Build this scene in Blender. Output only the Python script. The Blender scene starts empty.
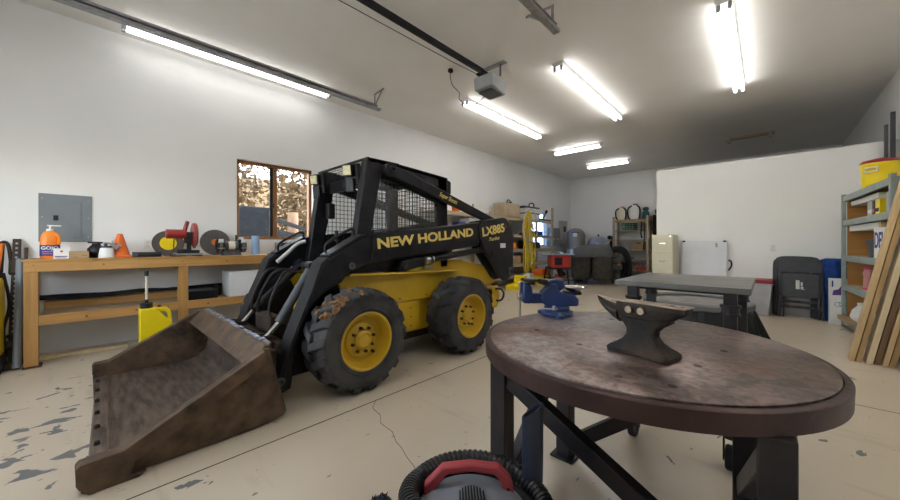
import bpy, bmesh, math, random
from mathutils import Vector, Matrix
R = math.radians
rnd = random.Random(7)
C = bpy.context.scene.collection

# ------------------------------------------------------------------ materials
def mat(name, c1, c2=None, scale=6.0, rough=0.6, metal=0.0, bump=0.0, bscale=None, stretch=(1, 1, 1), lo=0.35, hi=0.65, coat=0.0, rough2=None, detail=5.0, spec=0.5):
    m = bpy.data.materials.new(name); m.use_nodes = True
    nt = m.node_tree; N = nt.nodes; L = nt.links
    b = N['Principled BSDF']
    b.inputs['Roughness'].default_value = rough
    b.inputs['Metallic'].default_value = metal
    b.inputs['Specular IOR Level'].default_value = spec
    b.inputs['Coat Weight'].default_value = coat
    b.inputs['Coat Roughness'].default_value = 0.12
    if c2 is None: c2 = tuple(v * 0.86 for v in c1)
    tc = N.new('ShaderNodeTexCoord'); mp = N.new('ShaderNodeMapping')
    mp.inputs['Scale'].default_value = stretch
    L.new(tc.outputs['Object'], mp.inputs['Vector'])
    n = N.new('ShaderNodeTexNoise'); n.inputs['Scale'].default_value = scale; n.inputs['Detail'].default_value = detail
    L.new(mp.outputs[0], n.inputs['Vector'])
    r = N.new('ShaderNodeValToRGB')
    r.color_ramp.elements[0].position = lo; r.color_ramp.elements[0].color = (*c1, 1)
    r.color_ramp.elements[1].position = hi; r.color_ramp.elements[1].color = (*c2, 1)
    L.new(n.outputs['Fac'], r.inputs['Fac']); L.new(r.outputs['Color'], b.inputs['Base Color'])
    if rough2 is not None:
        q = N.new('ShaderNodeMapRange'); q.inputs['From Min'].default_value = lo; q.inputs['From Max'].default_value = hi
        q.inputs['To Min'].default_value = rough; q.inputs['To Max'].default_value = rough2
        L.new(n.outputs['Fac'], q.inputs['Value']); L.new(q.outputs[0], b.inputs['Roughness'])
    if bump:
        n2 = N.new('ShaderNodeTexNoise'); n2.inputs['Scale'].default_value = bscale or scale * 6; n2.inputs['Detail'].default_value = 4
        L.new(mp.outputs[0], n2.inputs['Vector'])
        bp = N.new('ShaderNodeBump'); bp.inputs['Strength'].default_value = bump; bp.inputs['Distance'].default_value = 0.01
        L.new(n2.outputs['Fac'], bp.inputs['Height']); L.new(bp.outputs[0], b.inputs['Normal'])
    return m

def emit(name, col, s):
    m = bpy.data.materials.new(name); m.use_nodes = True
    b = m.node_tree.nodes['Principled BSDF']
    b.inputs['Base Color'].default_value = (0.9, 0.9, 0.9, 1)
    b.inputs['Emission Color'].default_value = (*col, 1); b.inputs['Emission Strength'].default_value = s
    return m

def glass(name, col=(1, 1, 1), rough=0.02, alpha=0.15):
    m = bpy.data.materials.new(name); m.use_nodes = True
    nt = m.node_tree; N = nt.nodes; L = nt.links
    N.remove(N['Principled BSDF']); out = N['Material Output']
    t = N.new('ShaderNodeBsdfTransparent'); t.inputs['Color'].default_value = (*col, 1)
    g = N.new('ShaderNodeBsdfGlossy'); g.inputs['Roughness'].default_value = rough
    f = N.new('ShaderNodeLayerWeight'); f.inputs['Blend'].default_value = 0.5
    pw = N.new('ShaderNodeMath'); pw.operation = 'POWER'; pw.inputs[1].default_value = 5.0; L.new(f.outputs['Facing'], pw.inputs[0])
    ad = N.new('ShaderNodeMath'); ad.operation = 'MULTIPLY_ADD'; ad.inputs[1].default_value = 0.5; ad.inputs[2].default_value = alpha
    mx = N.new('ShaderNodeMixShader')
    L.new(pw.outputs[0], ad.inputs[0]); L.new(ad.outputs[0], mx.inputs[0]); L.new(t.outputs[0], mx.inputs[1]); L.new(g.outputs[0], mx.inputs[2])
    L.new(mx.outputs[0], out.inputs['Surface'])
    return m

def wood(name, c1, c2, axis='Y', scale=3.0, rough=0.6):
    st = {'X': (0.6, 9, 9), 'Y': (9, 0.6, 9), 'Z': (9, 9, 0.6)}[axis]
    return mat(name, c1, c2, scale=scale, rough=rough, stretch=st, lo=0.3, hi=0.72, bump=0.15, bscale=scale * 3, detail=8)

K = {}
K['wall'] = mat('wall_paint', (0.86, 0.86, 0.85), (0.83, 0.83, 0.82), scale=1.3, rough=0.42, bump=0.12, bscale=22)
K['ceil'] = mat('ceiling_paint', (0.87, 0.845, 0.80), (0.83, 0.805, 0.76), scale=1.1, rough=0.6, bump=0.35, bscale=9)
K['white'] = mat('white_paint', (0.82, 0.82, 0.81), rough=0.45)
K['whiteplastic'] = mat('white_plastic', (0.80, 0.80, 0.78), (0.74, 0.74, 0.72), rough=0.4)
K['tube'] = emit('lamp_tube', (1.0, 0.985, 0.96), 8.6)
K['tube_dim'] = emit('dimmed_lamp_tube', (1.0, 0.985, 0.96), 3.6)  # same lamp turned down to soften the hot spot on the left wall
K['galv'] = mat('galvanised_steel', (0.42, 0.43, 0.44), (0.30, 0.31, 0.32), scale=14, rough=0.38, metal=0.85)
K['steel'] = mat('bare_steel', (0.55, 0.55, 0.55), (0.42, 0.42, 0.42), scale=9, rough=0.28, metal=1.0)
K['chrome'] = mat('chromed_steel', (0.75, 0.75, 0.76), rough=0.12, metal=1.0)
K['black'] = mat('black_paint', (0.004, 0.0045, 0.008), (0.016, 0.016, 0.019), scale=7, rough=0.30, coat=0.0, rough2=0.48, spec=0.25)
K['blackm'] = mat('dull_black', (0.009, 0.009, 0.010), (0.016, 0.016, 0.018), scale=9, rough=0.6, spec=0.3)
K['blackpl'] = mat('black_plastic', (0.010, 0.011, 0.013), (0.016, 0.017, 0.02), scale=9, rough=0.42, spec=0.35)
K['rubber'] = mat('tyre_rubber', (0.032, 0.034, 0.038), (0.082, 0.080, 0.077), scale=5, rough=0.85, spec=0.3, bump=0.25, bscale=40)
K['yellow'] = mat('yellow_paint', (0.64, 0.41, 0.018), (0.52, 0.32, 0.016), scale=3.5, rough=0.42, coat=0.2, lo=0.3, hi=0.75)
K['brightyellow'] = mat('bright_yellow_plastic', (0.93, 0.72, 0.006), (0.88, 0.67, 0.006), rough=0.38)
K['lettering'] = mat('yellow_lettering', (0.82, 0.62, 0.16), (0.70, 0.52, 0.13), scale=30, rough=0.5)
K['rust'] = mat('worn_brown_steel', (0.045, 0.030, 0.023), (0.18, 0.115, 0.068), scale=9, lo=0.32, hi=0.68, rough=0.5, metal=0.35, bump=0.3, bscale=26, rough2=0.68, detail=8)
K['wornsteel'] = mat('scuffed_bucket_floor', (0.19, 0.150, 0.118), (0.055, 0.038, 0.030), scale=8, lo=0.36, hi=0.66, rough=0.42, metal=0.45, stretch=(0.6, 3, 1), bump=0.2, detail=8)
K['rustdark'] = mat('dark_rusty_steel', (0.030, 0.022, 0.017), (0.055, 0.034, 0.020), scale=6, rough=0.7, metal=0.3, bump=0.3, bscale=30)
K['mud'] = mat('dried_mud', (0.24, 0.13, 0.05), (0.17, 0.09, 0.035), scale=20, rough=0.95, bump=0.6)
K['woodY'] = wood('bench_lumber_long', (0.54, 0.29, 0.085), (0.38, 0.19, 0.05), 'Y')
K['woodZ'] = wood('bench_lumber_upright', (0.53, 0.285, 0.085), (0.37, 0.185, 0.05), 'Z')
K['plyY'] = wood('raw_plywood', (0.52, 0.40, 0.25), (0.42, 0.31, 0.18), 'Y')
K['shelfwood'] = wood('grey_shelf_board', (0.50, 0.41, 0.28), (0.38, 0.30, 0.20), 'Y')
K['stud'] = wood('pale_stud', (0.66, 0.47, 0.25), (0.55, 0.37, 0.18), 'Z')
K['stud2'] = wood('tan_stud', (0.50, 0.32, 0.14), (0.36, 0.22, 0.09), 'Z')
K['studdark'] = wood('dark_stud', (0.19, 0.10, 0.045), (0.12, 0.065, 0.03), 'Z')
K['studcream'] = wood('cream_stud', (0.72, 0.58, 0.36), (0.62, 0.48, 0.28), 'Z')
K['framewood'] = wood('stained_window_wood', (0.30, 0.13, 0.035), (0.19, 0.08, 0.022), 'Z')
K['fibre'] = wood('brown_fibreboard', (0.40, 0.20, 0.05), (0.33, 0.155, 0.04), 'X')
K['shelfsteel'] = mat('grey_green_steel', (0.30, 0.36, 0.34), (0.25, 0.30, 0.285), scale=8, rough=0.5)
K['panelgrey'] = mat('panel_grey', (0.21, 0.235, 0.255), (0.195, 0.22, 0.24), rough=0.45)
K['orange'] = mat('orange_plastic', (0.85, 0.24, 0.015), (0.78, 0.20, 0.012), rough=0.4)
K['cone'] = mat('traffic_orange', (0.85, 0.17, 0.02), (0.75, 0.14, 0.02), rough=0.5)
K['bluelabel'] = mat('dark_blue_print', (0.03, 0.03, 0.20), rough=0.5)
K['red'] = mat('red_plastic', (0.50, 0.025, 0.02), (0.42, 0.02, 0.018), rough=0.4)
K['redgrip'] = mat('vacuum_handle_red', (0.40, 0.05, 0.06), (0.33, 0.04, 0.05), rough=0.5)
K['sawred'] = mat('saw_red', (0.33, 0.022, 0.02), (0.25, 0.02, 0.018), rough=0.4, coat=0.2)
K['maroon'] = mat('maroon_lid', (0.33, 0.02, 0.03), rough=0.5)
K['disc'] = mat('abrasive_disc', (0.12, 0.115, 0.11), (0.16, 0.155, 0.15), scale=60, rough=0.9)
K['disc2'] = mat('brown_abrasive_disc', (0.115, 0.09, 0.08), (0.09, 0.07, 0.065), scale=60, rough=0.9)
K['blue'] = mat('vise_blue', (0.011, 0.038, 0.155), (0.008, 0.026, 0.10), scale=12, rough=0.38, coat=0.25)
K['cloth'] = mat('blue_cloth', (0.006, 0.055, 0.30), (0.004, 0.035, 0.20), scale=8, rough=0.85, bump=0.6, bscale=14)
K['lightblue'] = mat('light_blue_paper', (0.33, 0.50, 0.72), rough=0.9)
K['card'] = mat('cardboard', (0.42, 0.28, 0.15), (0.36, 0.24, 0.125), rough=0.9)
K['cream'] = mat('cream_enamel', (0.70, 0.66, 0.50), (0.66, 0.62, 0.46), scale=3, rough=0.42)
K['tanktaupe'] = mat('tank_taupe', (0.27, 0.245, 0.225), rough=0.5)
K['tankblue'] = mat('tank_blue_grey', (0.27, 0.31, 0.38), rough=0.45)
K['tabletop'] = None
K['tabledark'] = mat('dark_steel_tube', (0.022, 0.021, 0.026), (0.042, 0.035, 0.034), scale=7, rough=0.42, metal=0.6, bump=0.1)
K['tablerim'] = mat('oxidised_rim', (0.050, 0.028, 0.027), (0.080, 0.046, 0.040), scale=6, rough=0.42, metal=0.55, bump=0.15)
K['greysteel'] = mat('dull_grey_plate', (0.20, 0.195, 0.185), (0.105, 0.10, 0.093), scale=4, rough=0.38, metal=0.6, stretch=(1, 3, 1), detail=8)
K['anvil'] = mat('anvil_body', (0.022, 0.020, 0.020), (0.050, 0.036, 0.026), scale=12, rough=0.42, metal=0.55, bump=0.5, bscale=50, rough2=0.7)
K['anvilface'] = mat('anvil_polished_face', (0.42, 0.33, 0.25), (0.28, 0.20, 0.14), scale=18, rough=0.34, metal=0.8)
K['anvilrust'] = mat('anvil_rusty_foot', (0.05, 0.036, 0.028), (0.12, 0.07, 0.035), scale=16, rough=0.75, metal=0.2, bump=0.6, bscale=60)
K['vacgrey'] = mat('vacuum_grey', (0.22, 0.24, 0.28), (0.20, 0.22, 0.26), rough=0.4)
K['vacblue'] = mat('dark_navy_plastic', (0.018, 0.026, 0.05), (0.03, 0.04, 0.065), scale=6, rough=0.42)
K['hose'] = mat('ribbed_hose', (0.020, 0.020, 0.023), rough=0.35)
K['greypl'] = mat('grey_plastic', (0.42, 0.43, 0.44), rough=0.5)
K['dgreypl'] = mat('dark_grey_plastic', (0.075, 0.08, 0.088), (0.06, 0.064, 0.07), rough=0.5)
K['bagfabric'] = mat('mower_bag', (0.040, 0.038, 0.033), (0.070, 0.060, 0.045), scale=9, rough=0.9, bump=0.3)
K['green'] = mat('green_crate', (0.03, 0.17, 0.09), rough=0.5)
K['teal'] = mat('teal_plastic', (0.02, 0.14, 0.14), rough=0.5)
K['pink'] = mat('pink_plastic', (0.75, 0.05, 0.22), rough=0.4)
K['softpink'] = mat('pale_pink_bottle', (0.55, 0.25, 0.24), rough=0.4)
K['rope'] = mat('yellow_rope', (0.85, 0.62, 0.02), (0.65, 0.45, 0.02), scale=40, rough=0.8)
K['cordorange'] = mat('orange_cord', (0.62, 0.18, 0.08), rough=0.6)
K['beige'] = mat('beige_plastic', (0.52, 0.41, 0.28), (0.44, 0.34, 0.22), rough=0.6)
K['pvc'] = mat('grey_white_hose', (0.58, 0.58, 0.56), rough=0.45)
K['lens'] = mat('amber_lens', (0.62, 0.55, 0.30), (0.5, 0.45, 0.25), scale=30, rough=0.25)
K['glass'] = glass('clear_glass', (0.96, 0.97, 0.97), 0.02, 0.02)
K['cabglass'] = glass('scratched_cab_glass', (0.93, 0.95, 0.97), 0.10, 0.06)
K['blueglass'] = glass('blue_tinted_glass', (0.55, 0.72, 0.95), 0.03, 0.02)
K['bark'] = mat('tree_bark', (0.10, 0.075, 0.05), (0.06, 0.045, 0.03), scale=12, rough=0.95, bump=0.5)
K['leafgold'] = mat('golden_leaves', (0.085, 0.047, 0.009), (0.05, 0.025, 0.005), scale=2, rough=0.8)
K['hill'] = mat('wooded_hill', (0.075, 0.045, 0.012), (0.04, 0.022, 0.006), scale=1.2, rough=0.9, bump=0.5, bscale=3)
K['ground'] = mat('dry_ground', (0.28, 0.22, 0.13), (0.20, 0.16, 0.09), scale=2, rough=0.95)
K['trailer'] = mat('blue_grey_trailer', (0.008, 0.009, 0.011), (0.014, 0.015, 0.016), scale=8, rough=0.85, spec=0.2)
K['concrete'] = mat('pale_driveway', (0.5, 0.48, 0.44), rough=0.9)
K['siding'] = mat('outer_siding', (0.45, 0.40, 0.33), rough=0.8)
K['ink'] = mat('printed_navy', (0.03, 0.04, 0.25), rough=0.6)
K['inkb'] = mat('printed_black', (0.02, 0.02, 0.02), rough=0.6)
K['purple'] = mat('printed_purple', (0.13, 0.05, 0.25), rough=0.6)
K['paper'] = mat('white_sticker', (0.75, 0.75, 0.73), rough=0.6)
K['chairgrey'] = mat('charcoal_steel', (0.045, 0.048, 0.056), (0.060, 0.062, 0.072), scale=20, rough=0.45, metal=0.2)

def special_tabletop():
    m = bpy.data.materials.new('mottled_steel_plate'); m.use_nodes = True
    nt = m.node_tree; N = nt.nodes; L = nt.links; b = N['Principled BSDF']
    tc = N.new('ShaderNodeTexCoord')
    def noise(s, d=6, dist=0.0):
        n = N.new('ShaderNodeTexNoise'); n.inputs['Scale'].default_value = s; n.inputs['Detail'].default_value = d
        n.inputs['Distortion'].default_value = dist; L.new(tc.outputs['Object'], n.inputs['Vector']); return n
    a = noise(2.2, 6, 0.4); r = N.new('ShaderNodeValToRGB')
    e = r.color_ramp.elements; e[0].position = 0.40; e[0].color = (0.13, 0.098, 0.088, 1)
    e[1].position = 0.62; e[1].color = (0.34, 0.27, 0.245, 1)
    x = r.color_ramp.elements.new(0.5); x.color = (0.205, 0.150, 0.132, 1)
    L.new(a.outputs['Fac'], r.inputs['Fac'])
    c = noise(1.7, 5, 0.2); r2 = N.new('ShaderNodeValToRGB'); r2.color_ramp.elements[0].position = 0.54; r2.color_ramp.elements[1].position = 0.60
    mp = N.new('ShaderNodeMapping'); mp.inputs['Location'].default_value = (3.1, 1.7, 0); L.new(tc.outputs['Object'], mp.inputs['Vector']); L.new(mp.outputs[0], c.inputs['Vector'])
    L.new(c.outputs['Fac'], r2.inputs['Fac'])
    mx = N.new('ShaderNodeMixRGB'); mx.inputs['Color2'].default_value = (0.40, 0.38, 0.37, 1)
    mm = N.new('ShaderNodeMath'); mm.operation = 'MULTIPLY'; mm.inputs[1].default_value = 0.55
    L.new(r2.outputs[0], mm.inputs[0]); L.new(mm.outputs[0], mx.inputs[0]); L.new(r.outputs[0], mx.inputs['Color1'])
    # orange rust patches
    d = noise(3.3, 4, 0.3); mp2 = N.new('ShaderNodeMapping'); mp2.inputs['Location'].default_value = (-5.1, 2.2, 0); L.new(tc.outputs['Object'], mp2.inputs['Vector']); L.new(mp2.outputs[0], d.inputs['Vector'])
    r3 = N.new('ShaderNodeValToRGB'); r3.color_ramp.elements[0].position = 0.55; r3.color_ramp.elements[1].position = 0.70
    L.new(d.outputs['Fac'], r3.inputs['Fac']); mm2 = N.new('ShaderNodeMath'); mm2.operation = 'MULTIPLY'; mm2.inputs[1].default_value = 0.7
    L.new(r3.outputs[0], mm2.inputs[0])
    mx2 = N.new('ShaderNodeMixRGB'); mx2.inputs['Color2'].default_value = (0.20, 0.085, 0.045, 1)
    L.new(mm2.outputs[0], mx2.inputs[0]); L.new(mx.outputs[0], mx2.inputs['Color1'])
    fn = noise(26, 6, 1.0); r4 = N.new('ShaderNodeValToRGB'); r4.color_ramp.elements[0].position = 0.36; r4.color_ramp.elements[0].color = (0.62, 0.60, 0.60, 1); r4.color_ramp.elements[1].position = 0.62; r4.color_ramp.elements[1].color = (1.25, 1.22, 1.2, 1)
    L.new(fn.outputs['Fac'], r4.inputs['Fac']); ml = N.new('ShaderNodeMixRGB'); ml.blend_type = 'MULTIPLY'; ml.inputs[0].default_value = 1.0
    L.new(mx2.outputs[0], ml.inputs['Color1']); L.new(r4.outputs[0], ml.inputs['Color2']); L.new(ml.outputs[0], b.inputs['Base Color'])
    q = N.new('ShaderNodeMapRange'); q.inputs['To Min'].default_value = 0.26; q.inputs['To Max'].default_value = 0.5
    L.new(a.outputs['Fac'], q.inputs['Value']); L.new(q.outputs[0], b.inputs['Roughness'])
    b.inputs['Metallic'].default_value = 0.45
    n3 = noise(30, 5); bp = N.new('ShaderNodeBump'); bp.inputs['Strength'].default_value = 0.12; bp.inputs['Distance'].default_value = 0.005
    L.new(n3.outputs['Fac'], bp.inputs['Height']); L.new(bp.outputs[0], b.inputs['Normal'])
    return m
K['tabletop'] = special_tabletop()

def floor_material():
    m = bpy.data.materials.new('painted_concrete'); m.use_nodes = True
    nt = m.node_tree; N = nt.nodes; L = nt.links; b = N['Principled BSDF']
    tc = N.new('ShaderNodeTexCoord')
    def noise(s, d=5, loc=(0, 0, 0), sc=(1, 1, 1), dist=0):
        mp = N.new('ShaderNodeMapping'); mp.inputs['Location'].default_value = loc; mp.inputs['Scale'].default_value = sc
        L.new(tc.outputs['Object'], mp.inputs['Vector'])
        n = N.new('ShaderNodeTexNoise'); n.inputs['Scale'].default_value = s; n.inputs['Detail'].default_value = d; n.inputs['Distortion'].default_value = dist
        L.new(mp.outputs[0], n.inputs['Vector']); return n
    def ramp(n, a, c, ca=(0, 0, 0, 1), cb=(1, 1, 1, 1)):
        r = N.new('ShaderNodeValToRGB'); r.color_ramp.elements[0].position = a; r.color_ramp.elements[1].position = c
        r.color_ramp.elements[0].color = ca; r.color_ramp.elements[1].color = cb
        L.new(n, r.inputs['Fac']); return r
    def mathn(op, a, c):
        q = N.new('ShaderNodeMath'); q.operation = op
        for i, v in enumerate((a, c)):
            if isinstance(v, (int, float)): q.inputs[i].default_value = v
            else: L.new(v, q.inputs[i])
        return q.outputs[0]
    base = ramp(noise(0.9, 7).outputs['Fac'], 0.3, 0.7, (0.66, 0.57, 0.445, 1), (0.60, 0.51, 0.39, 1))
    # chips in the paint: big ones near the bucket, small specks elsewhere
    sep = N.new('ShaderNodeSeparateXYZ'); L.new(tc.outputs['Object'], sep.inputs[0])
    dx = mathn('SUBTRACT', sep.outputs['X'], -0.97); dy = mathn('SUBTRACT', sep.outputs['Y'], -6.05)
    dist = mathn('SQRT', mathn('ADD', mathn('MULTIPLY', mathn('MULTIPLY', dx, dx), 0.35), mathn('MULTIPLY', dy, dy)), 0)
    near = N.new('ShaderNodeMapRange'); near.inputs['From Min'].default_value = 0.15; near.inputs['From Max'].default_value = 1.5
    near.inputs['To Min'].default_value = 0.125; near.inputs['To Max'].default_value = 0.0; L.new(dist, near.inputs['Value'])
    chip = ramp(mathn('ADD', noise(9, 4, (2, 1, 0), (1.0, 0.65, 1), 0.6).outputs['Fac'], near.outputs[0]), 0.71, 0.72)
    speck = ramp(noise(24, 2, (5, 3, 0), (1, .5, 1)).outputs['Fac'], 0.725, 0.735)
    amt = mathn('MAXIMUM', chip.outputs[0], mathn('MULTIPLY', speck.outputs[0], 0.7))
    mx = N.new('ShaderNodeMixRGB'); mx.inputs['Color2'].default_value = (0.17, 0.17, 0.165, 1)
    L.new(amt, mx.inputs[0]); L.new(base.outputs[0], mx.inputs['Color1'])
    st = ramp(noise(5, 6, (9, 4, 0), (0.3, 1.6, 1)).outputs['Fac'], 0.62, 0.8)
    mx2 = N.new('ShaderNodeMixRGB'); mx2.inputs['Color2'].default_value = (0.36, 0.29, 0.21, 1)
    L.new(mathn('MULTIPLY', st.outputs[0], 0.5), mx2.inputs[0]); L.new(mx.outputs[0], mx2.inputs['Color1'])
    L.new(mx2.outputs[0], b.inputs['Base Color'])
    b.inputs['Roughness'].default_value = 0.33
    rr = N.new('ShaderNodeMapRange'); rr.inputs['To Min'].default_value = 0.28; rr.inputs['To Max'].default_value = 0.75
    L.new(amt, rr.inputs['Value']); L.new(rr.outputs[0], b.inputs['Roughness'])
    bp = N.new('ShaderNodeBump'); bp.inputs['Strength'].default_value = 0.06; bp.inputs['Distance'].default_value = 0.01
    L.new(noise(3, 4).outputs['Fac'], bp.inputs['Height']); L.new(bp.outputs[0], b.inputs['Normal'])
    return m
K['floor'] = floor_material()

# ------------------------------------------------------------------ mesh helpers
OFF = {}
def rotm(rx=0, ry=0, rz=0):
    return Matrix.Rotation(R(rz), 4, 'Z') @ Matrix.Rotation(R(ry), 4, 'Y') @ Matrix.Rotation(R(rx), 4, 'X')

class M:
    def __init__(s): s.bm = bmesh.new(); s.T = Matrix.Identity(4)
    def verts(s, vs): return [s.bm.verts.new(s.T @ Vector(v)) for v in vs]
    def face(s, vs):
        try: return s.bm.faces.new(vs)
        except ValueError: return None
    def box(s, x0, x1, y0, y1, z0, z1, rot=None, piv=None):
        m = Matrix.Identity(4)
        if rot is not None:
            p = Vector(piv if piv else ((x0+x1)/2, (y0+y1)/2, (z0+z1)/2)); m = Matrix.Translation(p) @ rot @ Matrix.Translation(-p)
        v = s.verts([m @ Vector(q) for q in ((x0,y0,z0),(x1,y0,z0),(x1,y1,z0),(x0,y1,z0),(x0,y0,z1),(x1,y0,z1),(x1,y1,z1),(x0,y1,z1))])
        for f in ((3,2,1,0),(4,5,6,7),(0,1,5,4),(1,2,6,5),(2,3,7,6),(3,0,4,7)): s.face([v[i] for i in f])
        return s
    def hexa(s, pts):  # 4 bottom + 4 top points
        v = s.verts(pts)
        for f in ((3,2,1,0),(4,5,6,7),(0,1,5,4),(1,2,6,5),(2,3,7,6),(3,0,4,7)): s.face([v[i] for i in f])
        return s
    def bar(s, p0, p1, w, h, up=(0, 0, 1)):
        p0, p1 = Vector(p0), Vector(p1); d = (p1-p0).normalized(); u = Vector(up)
        sd = d.cross(u)
        if sd.length < 1e-4: sd = d.cross(Vector((1, 0, 0)))
        sd.normalize(); u = sd.cross(d).normalized()
        a, b = sd*w/2, u*h/2
        return s.hexa([p0-a-b, p0+a-b, p1+a-b, p1-a-b, p0-a+b, p0+a+b, p1+a+b, p1-a+b])
    def ring(s, c, ax, r, n, e1=None):
        ax = Vector(ax).normalized(); e1 = Vector(e1) if e1 else (ax.orthogonal())
        e1 = (e1 - ax*e1.dot(ax)).normalized(); e2 = ax.cross(e1)
        return [Vector(c) + e1*r*math.cos(2*math.pi*i/n) + e2*r*math.sin(2*math.pi*i/n) for i in range(n)]
    def cyl(s, p0, p1, r0, r1=None, n=20, cap=True):
        if r1 is None: r1 = r0
        ax = Vector(p1) - Vector(p0)
        a = s.verts(s.ring(p0, ax, r0, n)); b = s.verts(s.ring(p1, ax, r1, n))
        for i in range(n): s.face([a[i], a[(i+1)%n], b[(i+1)%n], b[i]])
        if cap: s.face(a[::-1]); s.face(b)
        return s
    def lathe(s, prof, c=(0,0,0), ax=(0,0,1), n=32, cap=True):  # prof: (r, h)
        ax = Vector(ax).normalized(); c = Vector(c); e1 = ax.orthogonal().normalized(); rings = []
        for r, h in prof:
            rings.append(s.verts(s.ring(c + ax*h, ax, max(r, 1e-4), n, e1)))
        for a, b in zip(rings, rings[1:]):
            for i in range(n): s.face([a[i], a[(i+1)%n], b[(i+1)%n], b[i]])
        if cap: s.face(rings[0][::-1]); s.face(rings[-1])
        return s
    def torus_lathe(s, prof, c, ax, n=48):  # closed profile
        return s.lathe(prof + [prof[0]], c, ax, n, cap=False)
    def tube(s, path, r, n=8, closed=False):
        P = [Vector(p) for p in path]; k = len(P); rings = []; e = None
        for i, p in enumerate(P):
            if closed: d = P[(i+1)%k] - P[i-1]
            else: d = P[min(i+1, k-1)] - P[max(i-1, 0)]
            if d.length < 1e-7: d = Vector((0,0,1))
            d.normalize()
            if e is None: e = d.orthogonal()
            e = (e - d*e.dot(d)); e = e.normalized() if e.length > 1e-5 else d.orthogonal().normalized()
            rr = r[i] if isinstance(r, (list, tuple)) else r
            rings.append(s.verts(s.ring(p, d, rr, n, e)))
        prs = list(zip(rings, rings[1:])) + ([(rings[-1], rings[0])] if closed else [])
        for a, b in prs:
            for i in range(n): s.face([a[i], a[(i+1)%n], b[(i+1)%n], b[i]])
        if not closed: s.face(rings[0][::-1]); s.face(rings[-1])
        return s
    def prism(s, pts, axis, a, b):  # outline extruded along an axis. 'x': pts are (y,z); 'y': (x,z); 'z': (x,y)
        f = {'x': lambda p, t: (t, p[0], p[1]), 'y': lambda p, t: (p[0], t, p[1]), 'z': lambda p, t: (p[0], p[1], t)}[axis]
        A = s.verts([f(p, a) for p in pts]); B = s.verts([f(p, b) for p in pts]); n = len(pts)
        s.face(A[::-1]); s.face(B)
        for i in range(n): s.face([A[i], A[(i+1)%n], B[(i+1)%n], B[i]])
        return s
    def build(s, name, m, parent=None, bevel=0.0, seg=2, smooth=True, angle=40, sub=0):
        bm = s.bm
        bmesh.ops.recalc_face_normals(bm, faces=bm.faces[:])
        root = parent
        while root is not None and root.parent is not None: root = root.parent
        if root is not None: off = OFF.get(root.name, Vector((0,0,0)))
        else:
            xs = [v.co for v in bm.verts]
            off = Vector(((min(v.x for v in xs)+max(v.x for v in xs))/2, (min(v.y for v in xs)+max(v.y for v in xs))/2, min(v.z for v in xs)))
        bmesh.ops.translate(bm, verts=bm.verts[:], vec=-off)
        me = bpy.data.meshes.new(name); bm.to_mesh(me); bm.free()
        if smooth:
            for p in me.polygons: p.use_smooth = True
            me.set_sharp_from_angle(angle=R(angle))
        me.materials.append(K[m] if isinstance(m, str) else m)
        o = bpy.data.objects.new(name, me); C.objects.link(o)
        if root is None: o.location = off; OFF[o.name] = off.copy()
        else: o.parent = parent
        if bevel:
            b = o.modifiers.new('bevel', 'BEVEL'); b.width = bevel; b.segments = seg; b.limit_method = 'ANGLE'; b.angle_limit = R(40)
        if sub:
            q = o.modifiers.new('sub', 'SUBSURF'); q.levels = sub; q.render_levels = sub
        return o

def tag(o, label, cat, group=None, kind=None):
    o['label'] = label; o['category'] = cat
    if group: o['group'] = group
    if kind: o['kind'] = kind
    return o
def struct(o, label=None):
    o['kind'] = 'structure'
    if label: o['label'] = label
    return o
def thing(name, label, cat, loc=(0,0,0), group=None):
    o = bpy.data.objects.new(name, None); C.objects.link(o); o.empty_display_size = 0.1
    o.location = loc; OFF[o.name] = Vector(loc); return tag(o, label, cat, group)
def copy_thing(src, loc, label=None, rz=None):
    r = src.copy(); C.objects.link(r); r.location = loc
    if rz is not None: r.rotation_euler = (0, 0, rz)
    if label: r['label'] = label
    for ch in list(src.children):
        c = ch.copy(); C.objects.link(c); c.parent = r
        for g in list(ch.children):
            d = g.copy(); C.objects.link(d); d.parent = c
    return r
def text(name, body, size, m, parent, mtx, ext=0.0008, sx=1.0, bold=0.0, shear=0.0):
    cu = bpy.data.curves.new(name, 'FONT'); cu.body = body; cu.size = size; cu.extrude = ext; cu.offset = bold; cu.shear = shear
    t = bpy.data.objects.new(name + '_tmp', cu); C.objects.link(t)
    bpy.context.view_layer.update()
    me = bpy.data.meshes.new_from_object(t); bpy.data.objects.remove(t)
    me.name = name; me.materials.clear(); me.materials.append(K[m])
    root = parent
    while root.parent is not None: root = root.parent
    T = Matrix.Translation(-OFF.get(root.name, Vector((0,0,0)))) @ mtx @ Matrix.Diagonal((sx, 1, 1, 1))
    me.transform(T)
    o = bpy.data.objects.new(name, me); C.objects.link(o); o.parent = parent
    return o
def frame(x, y, origin):  # matrix with local x -> x, local y -> y
    x = Vector(x).normalized(); y = Vector(y).normalized(); z = x.cross(y).normalized(); y = z.cross(x)
    m = Matrix.Identity(4)
    for i in range(3): m[i][0] = x[i]; m[i][1] = y[i]; m[i][2] = z[i]; m[i][3] = origin[i]
    return m
def catmull(pts, k=6, closed=False):
    P = [Vector(p) for p in pts]; n = len(P); out = []
    rng = range(n) if closed else range(n-1)
    for i in rng:
        p0 = P[(i-1) % n] if closed or i > 0 else P[0]; p1 = P[i]; p2 = P[(i+1) % n]
        p3 = P[(i+2) % n] if closed or i+2 < n else P[-1]
        for j in range(k):
            t = j/k
            out.append(0.5*((2*p1)+(p2-p0)*t+(2*p0-5*p1+4*p2-p3)*t*t+(3*p1-p0-3*p2+p3)*t**3))
    if not closed: out.append(P[-1])
    return out

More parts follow.
